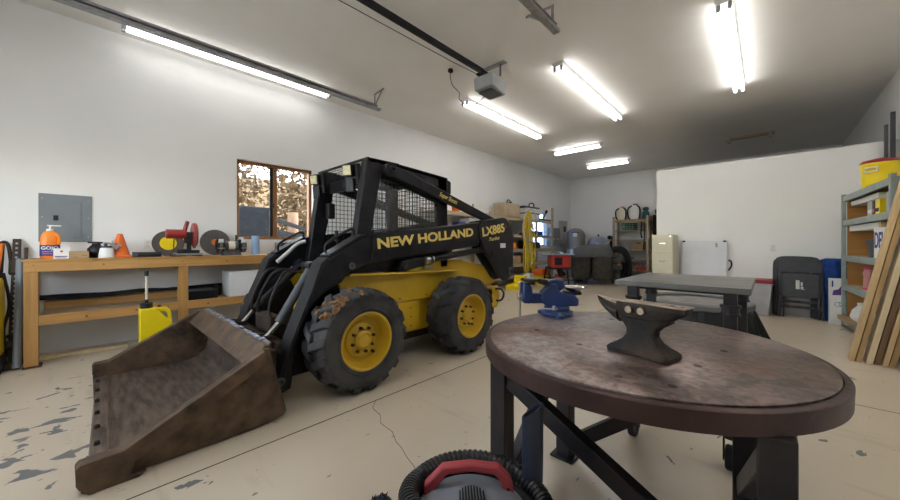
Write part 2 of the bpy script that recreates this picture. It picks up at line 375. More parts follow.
# ------------------------------------------------------------------ the room
XL, XR, YF, YB, ZC = -5.64, 1.38, -1.30, 12.90, 3.68
WT = 0.16
struct(M().box(XL-WT, XR+WT, YF-WT, YB+WT, -0.12, 0.0).build('floor', 'floor', smooth=False), 'cream painted concrete floor with chips and joint lines')
struct(M().box(XL-WT, XR+WT, YF-WT, YB+WT, ZC, ZC+0.12).build('ceiling', 'ceil', smooth=False), 'textured off-white ceiling')
W1 = (1.47, 2.60, 1.24, 2.42)   # y0 y1 z0 z1 of the window behind the loader
W2 = (9.90, 10.95, 1.10, 2.25)
w = M()
def wall_x(w, x0, x1, y0, y1, holes):
    y = y0
    for h in holes:
        w.box(x0, x1, y, h[0], 0, ZC); w.box(x0, x1, h[0], h[1], 0, h[2]); w.box(x0, x1, h[0], h[1], h[3], ZC); y = h[1]
    w.box(x0, x1, y, y1, 0, ZC)
wall_x(w, XL-WT, XL, YF-WT, YB+WT, [W1, W2])
struct(w.build('wall_left', 'wall', smooth=False), 'long white painted wall')
struct(M().box(XL, XR, YB, YB+WT, 0, ZC).build('wall_back', 'wall', smooth=False), 'white far end wall')
struct(M().box(XR, XR+WT, YF-WT, YB+WT, 0, ZC).build('wall_right', 'wall', smooth=False), 'white right hand wall')
DX0, DX1, DH = -4.75, -1.67, 2.75
w = M().box(XL, DX0, YF-WT, YF, 0, ZC).box(DX1, XR, YF-WT, YF, 0, ZC).box(DX0, DX1, YF-WT, YF, DH, ZC)
struct(w.build('wall_front', 'wall', smooth=False), 'front wall holding the overhead door')
struct(M().box(-1.64, XR, 7.90, 8.02, 0, 2.655).box(-1.64, -1.52, 8.02, YB, 0, 2.655).build('wall_partition', 'wall', smooth=False), 'lower white partition walls off a back room')
struct(M().box(-1.65, XR, 7.89, 8.03, 2.655, 2.665).build('trim_1', 'white', smooth=False), 'thin cap along the top of the partition')
# overhead door behind the camera, two glazed rows put in to admit daylight
d = M()
rows = [0.0, 0.55, 1.10, 1.65, 2.20, 2.75]
for i in range(5):
    z0, z1 = rows[i]+0.004, rows[i+1]-0.004
    if i not in (2, 3): d.box(DX0, DX1, YF-0.10, YF-0.05, z0, z1)
    else:
        d.box(DX0, DX1, YF-0.10, YF-0.05, z0, z0+0.08).box(DX0, DX1, YF-0.10, YF-0.05, z1-0.08, z1)
        for k in range(5):
            xc = DX0 + (DX1-DX0)*k/4; d.box(max(DX0, xc-0.06), min(DX1, xc+0.06), YF-0.10, YF-0.05, z0+0.08, z1-0.08)
dr = struct(d.build('door_1', 'white', bevel=0.004), 'white overhead garage door, unseen, with glazed rows added for daylight')
for za, zb in ((1.18, 1.57), (1.73, 2.12)): M().box(DX0+0.06, DX1-0.06, YF-0.078, YF-0.072, za, zb).build('daylight_glass', 'glass', dr, smooth=False)

def window(n, W, sill=True):
    y0, y1, z0, z1 = W
    x = XL - 0.10
    f = M()
    t = 0.045
    f.box(x-0.03, x+0.045, y0, y0+t, z0, z1).box(x-0.03, x+0.045, y1-t, y1, z0, z1).box(x-0.03, x+0.045, y0, y1, z0, z0+t).box(x-0.03, x+0.045, y0, y1, z1-t, z1)
    fr = struct(f.build('window_%d' % n, 'framewood' if n == 1 else 'whiteplastic', bevel=0.004), 'brown wood slider window looking out on golden trees' if n == 1 else 'small window behind the shelving')
    ym = (y0+y1)/2 - 0.02
    M().box(x-0.02, x+0.05, ym-0.028, ym+0.028, z0+t, z1-t).build('window_mullion', 'framewood' if n == 1 else 'blackm', fr, bevel=0.003)
    M().box(x-0.012, x-0.006, y0+t, ym-0.028, z0+t, z1-t).build('window_pane', 'glass' if n == 1 else 'blueglass', fr, smooth=False)
    M().box(x-0.002, x+0.004, ym+0.028, y1-t, z0+t, z1-t).build('window_pane', 'glass' if n == 1 else 'blueglass', fr, smooth=False)
    if n == 1:
        M().box(x+0.02, x+0.035, ym-0.075, ym-0.03, z0+t, z1-t).build('sash_stile', 'blackm', fr, bevel=0.002)
        M().box(x+0.05, x+0.068, ym-0.05, ym-0.02, 1.74, 1.80).build('sash_latch', 'blackm', fr, bevel=0.003)
window(1, W1); window(2, W2)

# floor joints and hairline crack
struct(M().box(-2.137, -2.130, YF, 12.9, 0.0, 0.0012).build('trim_2', 'blackm', smooth=False), 'dark control joint in the floor')
struct(M().box(-2.13, XR, 3.816, 3.822, 0.0, 0.0012).build('trim_3', 'blackm', smooth=False), 'dark cross joint in the floor')
cp = [(-2.13,1.46),(-2.05,1.38),(-1.93,1.36),(-1.84,1.30),(-1.70,1.29),(-1.60,1.24),(-1.53,1.225),(-1.44,1.19),(-1.36,1.17),(-1.27,1.13),(-1.15,1.12),(-1.0,1.05),(-0.85,1.07)]
ck = M()
for i in range(len(cp)-1):
    (x0, y0), (x1, y1) = cp[i], cp[i+1]; ck.bar((x0, y0, 0.0008), (x1, y1, 0.0008), 0.0028, 0.001)
struct(ck.build('trim_4', 'rustdark', smooth=False), 'hairline crack across the floor paint')
ck = M()
cp = [(0.72, 2.95), (0.80, 2.98), (0.92, 2.93), (1.05, 2.95), (1.2, 2.9), (1.36, 2.92)]
for i in range(len(cp)-1):
    (x0, y0), (x1, y1) = cp[i], cp[i+1]; ck.bar((x0, y0, 0.0008), (x1, y1, 0.0008), 0.002, 0.001)
struct(ck.build('trim_5', 'rustdark', smooth=False), 'short crack in the floor by the boards')

# ------------------------------------------------------------------ outside, beyond the windows
struct(M().box(-30, XL-WT, -12, 30, -0.6, -0.4).build('ground', 'ground', smooth=False), 'dry ground outside')
struct(M().box(-12, 8, -16, YF-WT, -0.3, -0.05).build('driveway', 'concrete', smooth=False), 'driveway outside the door')
def tree(x, y, h, r, label, seed, n=4200):
    q = random.Random(seed)
    t = thing('tree', label, 'tree', (x, y, -0.4), 'golden autumn trees outside the window')
    tr = M(); tr.tube([(x, y, -0.4), (x+0.05, y+0.05, h*0.3), (x-0.05, y, h*0.6), (x, y, h*0.9)], [0.16, 0.13, 0.09, 0.03], 8)
    for k in range(9):
        a = q.uniform(0, 6.28); z = q.uniform(h*0.2, h*0.7); l = r*q.uniform(0.5, 0.9)
        tr.tube([(x, y, z), (x+math.cos(a)*l*0.5, y+math.sin(a)*l*0.5, z+l*0.3), (x+math.cos(a)*l, y+math.sin(a)*l, z+l*0.5)], [0.05, 0.03, 0.012], 5)
    tr.build('trunk', 'bark', t)
    lf = M()
    for k in range(n):
        a = q.uniform(0, 6.28); e = q.uniform(-1, 1); rr = r*q.uniform(0.35, 1.0)
        p = Vector((x + rr*math.cos(a)*math.sqrt(1-e*e), y + rr*math.sin(a)*math.sqrt(1-e*e), h*0.52 + e*h*0.48))
        u = Vector((q.uniform(-1, 1), q.uniform(-1, 1), q.uniform(-1, 1))).normalized(); v = u.orthogonal().normalized(); s_ = q.uniform(0.05, 0.12)
        lf.face(lf.verts([p-u*s_, p-v*s_*0.5, p+u*s_, p+v*s_*0.5]))
    lf.build('foliage', 'leafgold', t, smooth=False)
tree(-10.9, 2.1, 5.2, 1.3, 'golden tree outside, seen in the left pane of the wood window', 1)
tree(-10.9, 4.95, 5.6, 1.35, 'golden tree outside, seen in the right pane of the wood window', 2)
tree(-15.0, 2.9, 6.5, 2.2, 'tall golden tree farther off outside the wood window, left of two', 3, 3500)
tree(-15.0, 7.6, 6.5, 2.2, 'tall golden tree farther off outside the wood window, right of two', 4, 3500)
hl = M(); hl.prism([(-30, -.5), (-19, -.5), (-24, 5.0), (-30, 6.5)], 'y', -8, 26)
struct(hl.build('hillside', 'hill'), 'golden hillside beyond the trees')
t = thing('utility_trailer', 'dark blue-grey trailer parked outside the wood window', 'trailer', (-8.3, 2.2, -0.4))
M().box(-8.9, -7.9, 1.45, 2.85, 0.25, 1.96).build('trailer_body', 'trailer', t, bevel=0.02)
M().box(-8.5, -8.2, 2.75, 3.9, 0.2, 0.34).bar((-8.2, 2.8, 1.75), (-8.2, 4.4, 1.30), 0.07, 0.09).bar((-8.2, 2.8, 1.45), (-8.2, 3.6, 1.3), 0.05, 0.16).build('trailer_tongue', 'blackm', t, bevel=0.005)
for yy in (1.8, 2.5):
    M().lathe([(0.1, -0.1), (0.32, -0.1), (0.34, 0), (0.32, 0.1), (0.1, 0.1)], (-7.80, yy, -0.06), (1, 0, 0), 20).build('trailer_wheel', 'rubber', t)
M().cyl((-9.2, 3.7, -0.4), (-9.2, 3.7, 2.0), 0.16, 0.13, 12).build('fence_post', 'studdark')
tag(bpy.data.objects['fence_post'], 'dark wooden post standing outside the right pane of the wood window', 'post')

# ------------------------------------------------------------------ fluorescent lights
def fixture(x, y0, y1, label, zt=ZC, name='ceiling_light', tube='tube'):
    """two-tube strip running along Y"""
    t = thing(name, label, 'ceiling light', (x, (y0+y1)/2, zt), 'fluorescent strip lights on the ceiling')
    b = M().prism([(x-0.085, zt), (x+0.085, zt), (x+0.06, zt-0.05), (x-0.06, zt-0.05)], 'y', y0, y1)
    b.build('lamp_housing', 'white', t, bevel=0.003)
    for sx in (-0.046, 0.046):
        M().cyl((x+sx, y0+0.045, zt-0.085), (x+sx, y1-0.045, zt-0.085), 0.019, n=10).build('fluorescent_tube', tube, t)
    for yy in (y0, y1-0.04):
        for sx in (-0.046, 0.046): M().box(x+sx-0.018, x+sx+0.018, yy+0.005, yy+0.04, zt-0.115, zt-0.05).build('lamp_holder', 'greypl', t, bevel=0.004)
    return t
ZC2 = 3.68
LY0, LY1 = 4.42, 7.06
fixture(-5.25, 0.24, 2.70, 'lit strip light beside the left garage door track', tube='tube_dim')
f0 = fixture(-3.81, LY0, LY1, 'lit strip light behind the garage door opener, left in its row of three')
fixture(-2.11, LY0, LY1, 'lit strip light in the middle of the row of three')
fixture(-0.32, LY0, LY1, 'lit strip light nearest the right wall, seen almost end on')
fixture(-0.85, -0.40, 2.05, 'unseen strip light overhead near the round table, added as fill')  # unseen twin of the left strip, added as a fill light
def fixture_x(y, x0, x1, label):
    t = thing('ceiling_light', label, 'ceiling light', ((x0+x1)/2, y, ZC), 'fluorescent strip lights on the ceiling')
    M().prism([(y-0.085, ZC), (y+0.085, ZC), (y+0.06, ZC-0.05), (y-0.06, ZC-0.05)], 'x', x0, x1).build('lamp_housing', 'white', t, bevel=0.003)
    for s_ in (-0.046, 0.046):
        M().cyl((x0+0.045, y+s_, ZC-0.085), (x1-0.045, y+s_, ZC-0.085), 0.019, n=10).build('fluorescent_tube', 'tube', t)
    for xx in (x0, x1-0.04):
        for s_ in (-0.046, 0.046): M().box(xx+0.005, xx+0.04, y+s_-0.018, y+s_+0.018, ZC-0.115, ZC-0.05).build('lamp_holder', 'greypl', t, bevel=0.004)
fixture_x(-0.75, -4.3, -1.9, 'unseen strip light by the overhead door, added as fill')  # added out of view to lift the overall room light
fixture(0.95, 2.2, 4.3, 'unseen strip light overhead by the right wall, added as fill')  # added out of view for more light from the right
fixture_x(8.65, -4.22, -2.98, 'short crosswise strip light over the back, nearer of the two')
fixture_x(10.90, -4.20, -2.96, 'short crosswise strip light by the far wall, farther of the two')
t = thing('ceiling_fixture', 'unlit flush beige fixture on the ceiling above the white partition', 'ceiling fixture', (-0.3, 10.45, ZC))
M().box(-0.72, 0.12, 10.36, 10.54, ZC-0.035, ZC).build('fixture_housing', 'beige', t, bevel=0.004)
for xx in (-0.68, 0.04): M().box(xx, xx+0.04, 10.38, 10.52, ZC-0.10, ZC-0.035).build('fixture_socket', 'greypl', t, bevel=0.003)

# ------------------------------------------------------------------ garage door hardware
def rail(x, ye, label, hx):
    t = thing('door_track', label, 'door track', (x, ye, 3.42), 'garage door tracks hung below the ceiling')
    z = 3.42
    M().prism([(x-0.035, z), (x-0.035, z+0.055), (x-0.028, z+0.055), (x-0.028, z+0.007), (x+0.028, z+0.007), (x+0.028, z+0.035), (x+0.035, z+0.035), (x+0.035, z)], 'y', -0.6, ye).build('track_channel', 'galv', t)
    M().prism([(x-0.01, z+0.055), (x-0.01, z+0.10), (x+0.0, z+0.10), (x+0.0, z+0.065), (x+0.035, z+0.065), (x+0.035, z+0.055)], 'y', -0.6, ye-0.06).build('angle_iron', 'galv', t)
    # curved drop to the jamb
    cp = [(x, -0.6, z+0.02)] + [(x, -0.6-0.5*math.sin(a*math.pi/12), z+0.02-0.5*(1-math.cos(a*math.pi/12))) for a in range(1, 7)] + [(x, -1.1, 2.0), (x, -1.1, 0.02)]
    M().tube(cp, 0.02, 6).build('curved_track', 'galv', t)
    s_ = 1 if hx > 0 else -1
    for k, (p0, p1) in enumerate([((x, ye-0.10, z+0.05), (x, ye-0.10, ZC)), ((x, ye-0.10, z+0.05), (x+0.27*s_, ye-0.13, ZC)), ((x-0.02, ye-0.10, ZC-0.012), (x+0.30*s_, ye-0.13, ZC-0.012))]):
        M().bar(p0, p1, 0.03, 0.004, (0, 1, 0)).build('hanger_strap', 'galv', t)
rail(-4.78, 3.36, 'left galvanised garage door track beside the strip light', 1)
rail(-1.64, 3.42, 'right galvanised garage door track ending at top centre with braced hanger', -1)
t = thing('garage_door_opener', 'grey garage door opener with black rail hung from the ceiling', 'door opener', (-2.86, 3.85, 3.28))
M().box(-2.88, -2.825, -1.1, 3.70, 3.51, 3.57).build('opener_rail', 'blackm', t, bevel=0.006)
hexp = [(-3.02, 3.72, 3.33), (-2.70, 3.72, 3.33), (-2.72, 4.06, 3.29), (-3.0, 4.06, 3.29), (-3.02, 3.70, 3.50), (-2.70, 3.70, 3.50), (-2.70, 4.08, 3.50), (-3.02, 4.08, 3.50)]
M().hexa(hexp).build('motor_housing', 'greypl', t, bevel=0.015)
M().box(-2.97, -2.75, 3.76, 4.02, 3.285, 3.315).build('lamp_cover', 'dgreypl', t, bevel=0.008)
M().box(-2.93, -2.79, 3.65, 3.95, 3.50, 3.525).build('mount_plate', 'blackm', t, bevel=0.003)
M().bar((-2.70, 3.90, 3.50), (-2.70, 3.90, ZC), 0.03, 0.004, (0, 1, 0)).bar((-3.0, 3.90, 3.50), (-3.0, 3.90, ZC), 0.03, 0.004, (0, 1, 0)).bar((-3.05, 3.90, ZC-0.008), (-2.62, 3.90, ZC-0.008), 0.08, 0.01).build('hanger_strap', 'galv', t)
M().tube([(-3.09, -1.1, 3.56), (-3.06, 1.0, 3.545), (-3.0, 3.2, 3.55), (-2.92, 3.75, 3.52)], 0.004, 6).build('pull_wire', 'blackm', t)
cord = catmull([(-3.31, 3.54, 3.66), (-3.33, 3.56, 3.57), (-3.34, 3.62, 3.48), (-3.28, 3.70, 3.38), (-3.30, 3.72, 3.30), (-3.22, 3.80, 3.215), (-3.12, 3.86, 3.21), (-3.03, 3.86, 3.24), (-2.98, 3.90, 3.30)], 6)
M().tube(cord, 0.005, 6).build('power_cord', 'blackm', t)
M().box(-3.335, -3.285, 3.51, 3.57, 3.63, 3.679).build('cord_plug', 'blackm', t, bevel=0.005)
# ------------------------------------------------------------------ skid steer loader
XC = -3.22
SK = thing('skid_steer_loader', 'yellow and black skid steer loader with its brown bucket resting on the floor', 'skid steer loader', (XC, 2.1, 0))
def mx(x): return 2*XC - x
def wheel(xo, y, side):
    """side +1: outer face looks to +X. xo is the outer plane"""
    s_ = -side; R0 = 0.412; zc = 0.404
    prof = [(.222, .035), (.232, .010), (.262, .004), (.30, 0.0), (.345, .004), (.368, .018), (.378, .06), (.384, .16), (.378, .27), (.368, .312), (.345, .326), (.30, .33), (.262, .326), (.232, .32), (.222, .295)]
    c = (xo, y, zc); ax = (s_, 0, 0)
    t = M(); t.lathe(prof, c, ax, 56, cap=False)
    # raised bead ring on the side wall
    t.torus_lathe([(.252, -.004), (.262, -.006), (.266, .004), (.25, .006)], c, ax, 56)
    t.torus_lathe([(.335, -.003), (.343, -.005), (.346, .004), (.333, .006)], c, ax, 56)
    n = 17
    def pt(x, a, r): return (xo + s_*x, y + r*math.cos(a), zc + r*math.sin(a))
    for k in range(n):
        for half in (0, 1):
            a0 = 2*math.pi*(k + 0.5*half)/n
            w_ = 0.105
            if half == 0: xs = [(-0.002, 0.0, .350, .376, 1.05), (0.030, 0.03, .366, .402, 1.0), (0.085, 0.10, .374, .411, .95), (0.180, 0.20, .378, R0, .8)]
            else: xs = [(0.332, 0.0, .350, .376, 1.05), (0.300, 0.03, .366, .402, 1.0), (0.245, 0.10, .374, .411, .95), (0.150, 0.20, .378, R0, .8)]
            rings = []
            for x, sk, r0, r1, wf in xs:
                a = a0 + sk; h = w_*wf
                rings.append(t.verts([pt(x, a-h, r0), pt(x, a+h, r0), pt(x, a+h*0.78, r1), pt(x, a-h*0.78, r1)]))
            for A, B in zip(rings, rings[1:]):
                for i in range(4): t.face([A[i], A[(i+1)%4], B[(i+1)%4], B[i]])
            t.face(rings[0][::-1]); t.face(rings[-1])
    wh = t.build('wheel_tire', 'rubber', SK, bevel=0.005, seg=1)
    r = M()
    r.lathe([(.222, .028), (.232, .022), (.232, .012), (.224, .008), (.212, .014), (.205, .04), (.198, .10), (.182, .12), (.150, .125), (.142, .12), (.135, .10), (.105, .088), (.07, .085)], c, ax, 48, cap=False)
    r.lathe([(.198, .10), (.205, .20), (.222, .26)], c, ax, 48, cap=False)
    r.build('wheel_rim', 'yellow', wh)
    M().lathe([(.075, .088), (.075, .070), (.060, .058), (.052, .054), (.048, .060), (.0, .060)], c, ax, 24, cap=False).build('wheel_hub', 'yellow', wh)
    for k in range(8):
        a = 2*math.pi*(k+.3)/8; p = Vector((xo, y + .098*math.cos(a), zc + .098*math.sin(a)))
        M().cyl(p + Vector((s_*.092, 0, 0)), p + Vector((s_*.066, 0, 0)), .0125, n=6).build('lug_nut', 'rustdark', wh)
    M().cyl((xo+s_*.112, y+.10, zc-.115), (xo+s_*.085, y+.105, zc-.12), .012, n=8).build('valve_stem', 'rustdark', wh)
    return wh
FWY, RWY = 1.50, 2.79
for xo, sd in ((-2.28, 1), (mx(-2.28), -1)):
    for yy in (FWY, RWY):
        wh = wheel(xo, yy, sd)
        if sd == 1 and yy == FWY:
            m_ = M(); q = random.Random(3)
            for k in range(44):
                a = q.uniform(1.65, 2.55); x = xo - q.uniform(0.02, 0.22); r_ = .386
                c_ = Vector((x, yy + r_*math.cos(a), .404 + r_*math.sin(a))); n_ = Vector((0, math.cos(a), math.sin(a)))
                m_.cyl(c_ - n_*.01, c_ + n_*q.uniform(.010, .030), q.uniform(.016, .040), q.uniform(.008, .022), n=6)
            m_.build('dried_mud', 'mud', wh)['kind'] = 'stuff'
# chassis tub
c = M()
c.box(-3.74, -2.70, 1.62, 3.72, 0.26, 0.62)
c.prism([(1.36, .34), (1.62, .26), (1.62, .80), (1.46, .80), (1.36, .66)], 'x', -3.32, -2.84)
c.build('chassis', 'yellow', SK, bevel=0.012)
M().box(-3.70, -2.74, 1.55, 3.6, 0.17, 0.27).build('belly_pan', 'rustdark', SK, bevel=0.02)
for (xa, xb) in ((-2.70, -2.655), (mx(-2.655), mx(-2.70))):
    for yy in (FWY, RWY):
        M().cyl((xa - .05, yy, .404), (xb + .02 if xa > XC else xb + .05, yy, .404), .12, n=20).build('axle_housing', 'rustdark', SK)
    M().prism([(1.46, .80), (1.53, .66), (1.70, .592), (2.86, .592), (2.90, .84), (2.90, .868), (1.50, .90), (1.45, .87)], 'x', xa, xb).build('side_panel', 'yellow', SK, bevel=0.006)
xa, xb = -2.70, -2.56
for (xa, xb) in ((-2.70, -2.56), (mx(-2.56), mx(-2.70))):
    M().prism([(1.50, .897), (3.02, .855), (3.02, .868), (1.50, .912)], 'x', xa, xb).build('top_flange', 'yellow', SK, bevel=0.003)
    M().prism([(1.98, .30), (2.36, .30), (2.36, .585), (1.98, .585)], 'x', xa + .01 if xa > XC else xa, xb - .09 if xa > XC else xb + .06).build('lower_panel', 'yellow', SK, bevel=0.006)
for yy, zz in ((2.03, .34), (2.03, .43), (2.03, .52), (2.24, .34), (2.24, .43), (2.24, .52), (1.75, .63), (2.1, .63), (2.45, .63)):
    M().cyl((-2.66, yy, zz), (-2.640, yy, zz), .006, n=6).build('panel_screw', 'rustdark', SK)
# engine cover and rear
M().prism([(2.35, .62), (3.72, .62), (3.86, .66), (3.86, .83), (3.10, .985), (2.66, .99), (2.45, .90)], 'x', -3.73, -2.72).build('engine_cover', 'yellow', SK, bevel=0.02)
M().box(-3.70, -2.735, 3.0, 3.875, .60, .622).build('frame_rail', 'rustdark', SK, bevel=0.004)
M().prism([(3.42, .26), (3.84, .30), (3.90, .45), (3.87, .60), (3.42, .60)], 'x', -3.74, -2.70).build('rear_bumper', 'yellow', SK, bevel=0.025)
M().tube(catmull([(-2.70, 3.78, .56), (-2.66, 3.86, .55), (-2.65, 3.91, .48), (-2.67, 3.88, .40), (-2.71, 3.80, .40)], 5), .014, 8).build('tie_down_loop', 'rustdark', SK)
M().box(-3.66, -2.78, 3.868, 3.89, .66, .82).build('rear_grille', 'blackm', SK, bevel=0.004)
for (xa, xb) in ((-2.71, -2.695), (mx(-2.695), mx(-2.71))):
    M().prism([(1.05, .14), (1.07, .5), (1.17, .70), (1.40, .88), (1.52, .93), (1.52, .86), (1.47, .80), (1.54, .66), (1.62, .62), (1.62, .22), (1.30, .14)], 'x', xa, xb).build('side_shield', 'black', SK, bevel=.004)
M().box(-3.30, -2.86, 1.33, 1.36, .45, .74).build('front_step', 'yellow', SK, bevel=.01)
# cab --------------------------------------------------------------
cl, cr = -3.72, -2.72
def post(x0, x1, pts, name='cab_post'): return M().prism(pts, 'x', x0, x1).build(name, 'black', SK, bevel=0.008)
for (x0, x1) in ((cr-.10, cr), (cl, cl+.10)):
    post(x0, x1, [(1.60, .86), (1.74, .86), (1.955, 1.985), (1.775, 1.985)])
    post(x0+.02 if x1 == cr else x0, x1 if x1 == cr else x1-.02, [(2.74, .9), (2.86, .9), (2.86, 1.93), (2.70, 1.93)])
    # window sill and door header beam
    post(x0+.03 if x1 == cr else x0, x1 if x1 == cr else x1-.03, [(1.72, .9), (2.80, .98), (2.80, 1.24), (1.72, 1.20)], 'cab_side_sill')
    post(x0+.03 if x1 == cr else x0, x1 if x1 == cr else x1-.03, [(1.93, 1.80), (2.0, 1.80), (2.42, 1.72), (2.84, 1.60), (2.85, 1.94), (1.93, 1.985)] if x1 == cr else [(1.93, 1.90), (2.84, 1.86), (2.85, 1.94), (1.93, 1.985)], 'roof_side_panel')
for sx in (cr-.02, cl+.015):
    M().box(sx-.003, sx+.003, 1.86, 2.76, 1.18, 1.82).build('side_window', 'cabglass', SK, smooth=False)
def grid_x(x, y0, y1, z0, z1, st=.05, r=.0028):
    g = M(); k = int((y1-y0)/st)
    for i in range(k+1): g.bar((x, y0+i*st, z0), (x, y0+i*st, z1), 2*r, 2*r, (0, 1, 0))
    k = int((z1-z0)/st)
    for i in range(k+1): g.bar((x, y0, z0+i*st), (x, y1, z0+i*st), 2*r, 2*r)
    return g
for sx in (cr-.05, cl+.05): grid_x(sx, 1.82, 2.74, 1.22, 1.84).build('mesh_screen', 'blackm', SK, smooth=False)
g = M()
for i in range(14): g.bar((-3.56+.05*i, 2.78, 1.0), (-3.56+.05*i, 2.78, 1.86), .0056, .0056, (0, 1, 0))
for i in range(18): g.bar((-3.60, 2.78, 1.0+.05*i), (-2.84, 2.78, 1.0+.05*i), .0056, .0056)
g.build('rear_screen', 'blackm', SK, smooth=False)
rf = M()
rf.prism([(2.14, 1.935), (2.86, 1.895), (2.86, 1.94), (2.14, 1.98)], 'x', cl, cr)
rf.prism([(1.775, 1.965), (1.80, 1.965), (1.80, 1.988), (1.775, 1.988)], 'x', cl, cr)
rf.box(cl, cl+.05, 1.78, 2.15, 1.94, 1.985).box(cr-.05, cr, 1.78, 2.15, 1.94, 1.985)
rf.build('roof', 'black', SK, bevel=0.005)
g = M()
for i in range(6): g.bar((cl+.04, 1.83+.06*i, 1.965), (cr-.04, 1.83+.06*i, 1.965), .008, .003)
for i in range(5): g.bar((cl+.2+.15*i, 1.79, 1.958), (cl+.2+.15*i, 2.15, 1.966), .008, .003)
g.build('roof_grille', 'blackm', SK, smooth=False)
M().box(cl+.1, cr-.1, 1.86, 1.90, 1.74, 1.86).build('front_header', 'black', SK, bevel=0.01)
M().prism([(2.86, 1.74), (2.92, 1.76), (2.92, 1.90), (2.86, 1.92)], 'x', cr-.20, cr).build('rear_work_light', 'black', SK, bevel=0.008)
for xx in (-2.97, -3.67):
    b = M().box(xx-.06, xx+.09, 1.735, 1.80, 1.74, 1.95, rotm(8, 0, 25), (xx, 1.75, 1.85)); lb = b.build('light_bracket', 'black', SK, bevel=0.008)
    M().box(xx-.05, xx+.05, 1.690, 1.740, 1.83, 1.94, rotm(8, 0, 25), (xx, 1.75, 1.85)).build('lamp_body', 'black', lb, bevel=0.006)
    M().box(xx-.042, xx+.042, 1.681, 1.692, 1.840, 1.932, rotm(8, 0, 25), (xx, 1.75, 1.85)).build('lamp_lens', 'lens', lb, bevel=0.003)
    M().box(xx-.04, xx+.05, 1.700, 1.74, 1.68, 1.815, rotm(8, 0, 25), (xx, 1.75, 1.85)).build('lower_lamp_body', 'black', lb, bevel=0.006)
# interior
M().box(-3.50, -2.94, 2.16, 2.60, .86, 1.0).build('seat_base', 'blackpl', SK, bevel=0.03)
M().prism([(2.56, .98), (2.66, .98), (2.70, 1.34), (2.62, 1.36)], 'x', -3.44, -3.0).build('seat_back', 'blackpl', SK, bevel=0.03)
M().tube(catmull([(-2.92, 2.6, 1.25), (-2.92, 2.1, 1.22), (-2.96, 1.98, 1.18), (-3.22, 1.96, 1.16), (-3.48, 1.98, 1.18), (-3.52, 2.1, 1.22), (-3.52, 2.6, 1.25)], 5), .016, 8).build('lap_bar', 'blackm', SK)
for xx in (-2.95, -3.49):
    lv = M().tube([(xx, 1.95, .85), (xx, 1.90, 1.10), (xx, 1.88, 1.22)], .013, 8).build('control_lever', 'blackm', SK)
    M().cyl((xx, 1.88, 1.20), (xx, 1.875, 1.32), .022, n=12).build('lever_grip', 'blackpl', lv, bevel=.004)
M().box(-3.70, -2.76, 1.60, 2.74, .80, .87).build('cab_floor', 'blackm', SK, bevel=0.01)
M().box(-3.60, -3.52, 1.80, 1.88, 1.45, 1.62).build('instrument_panel', 'blackpl', SK, bevel=0.01)

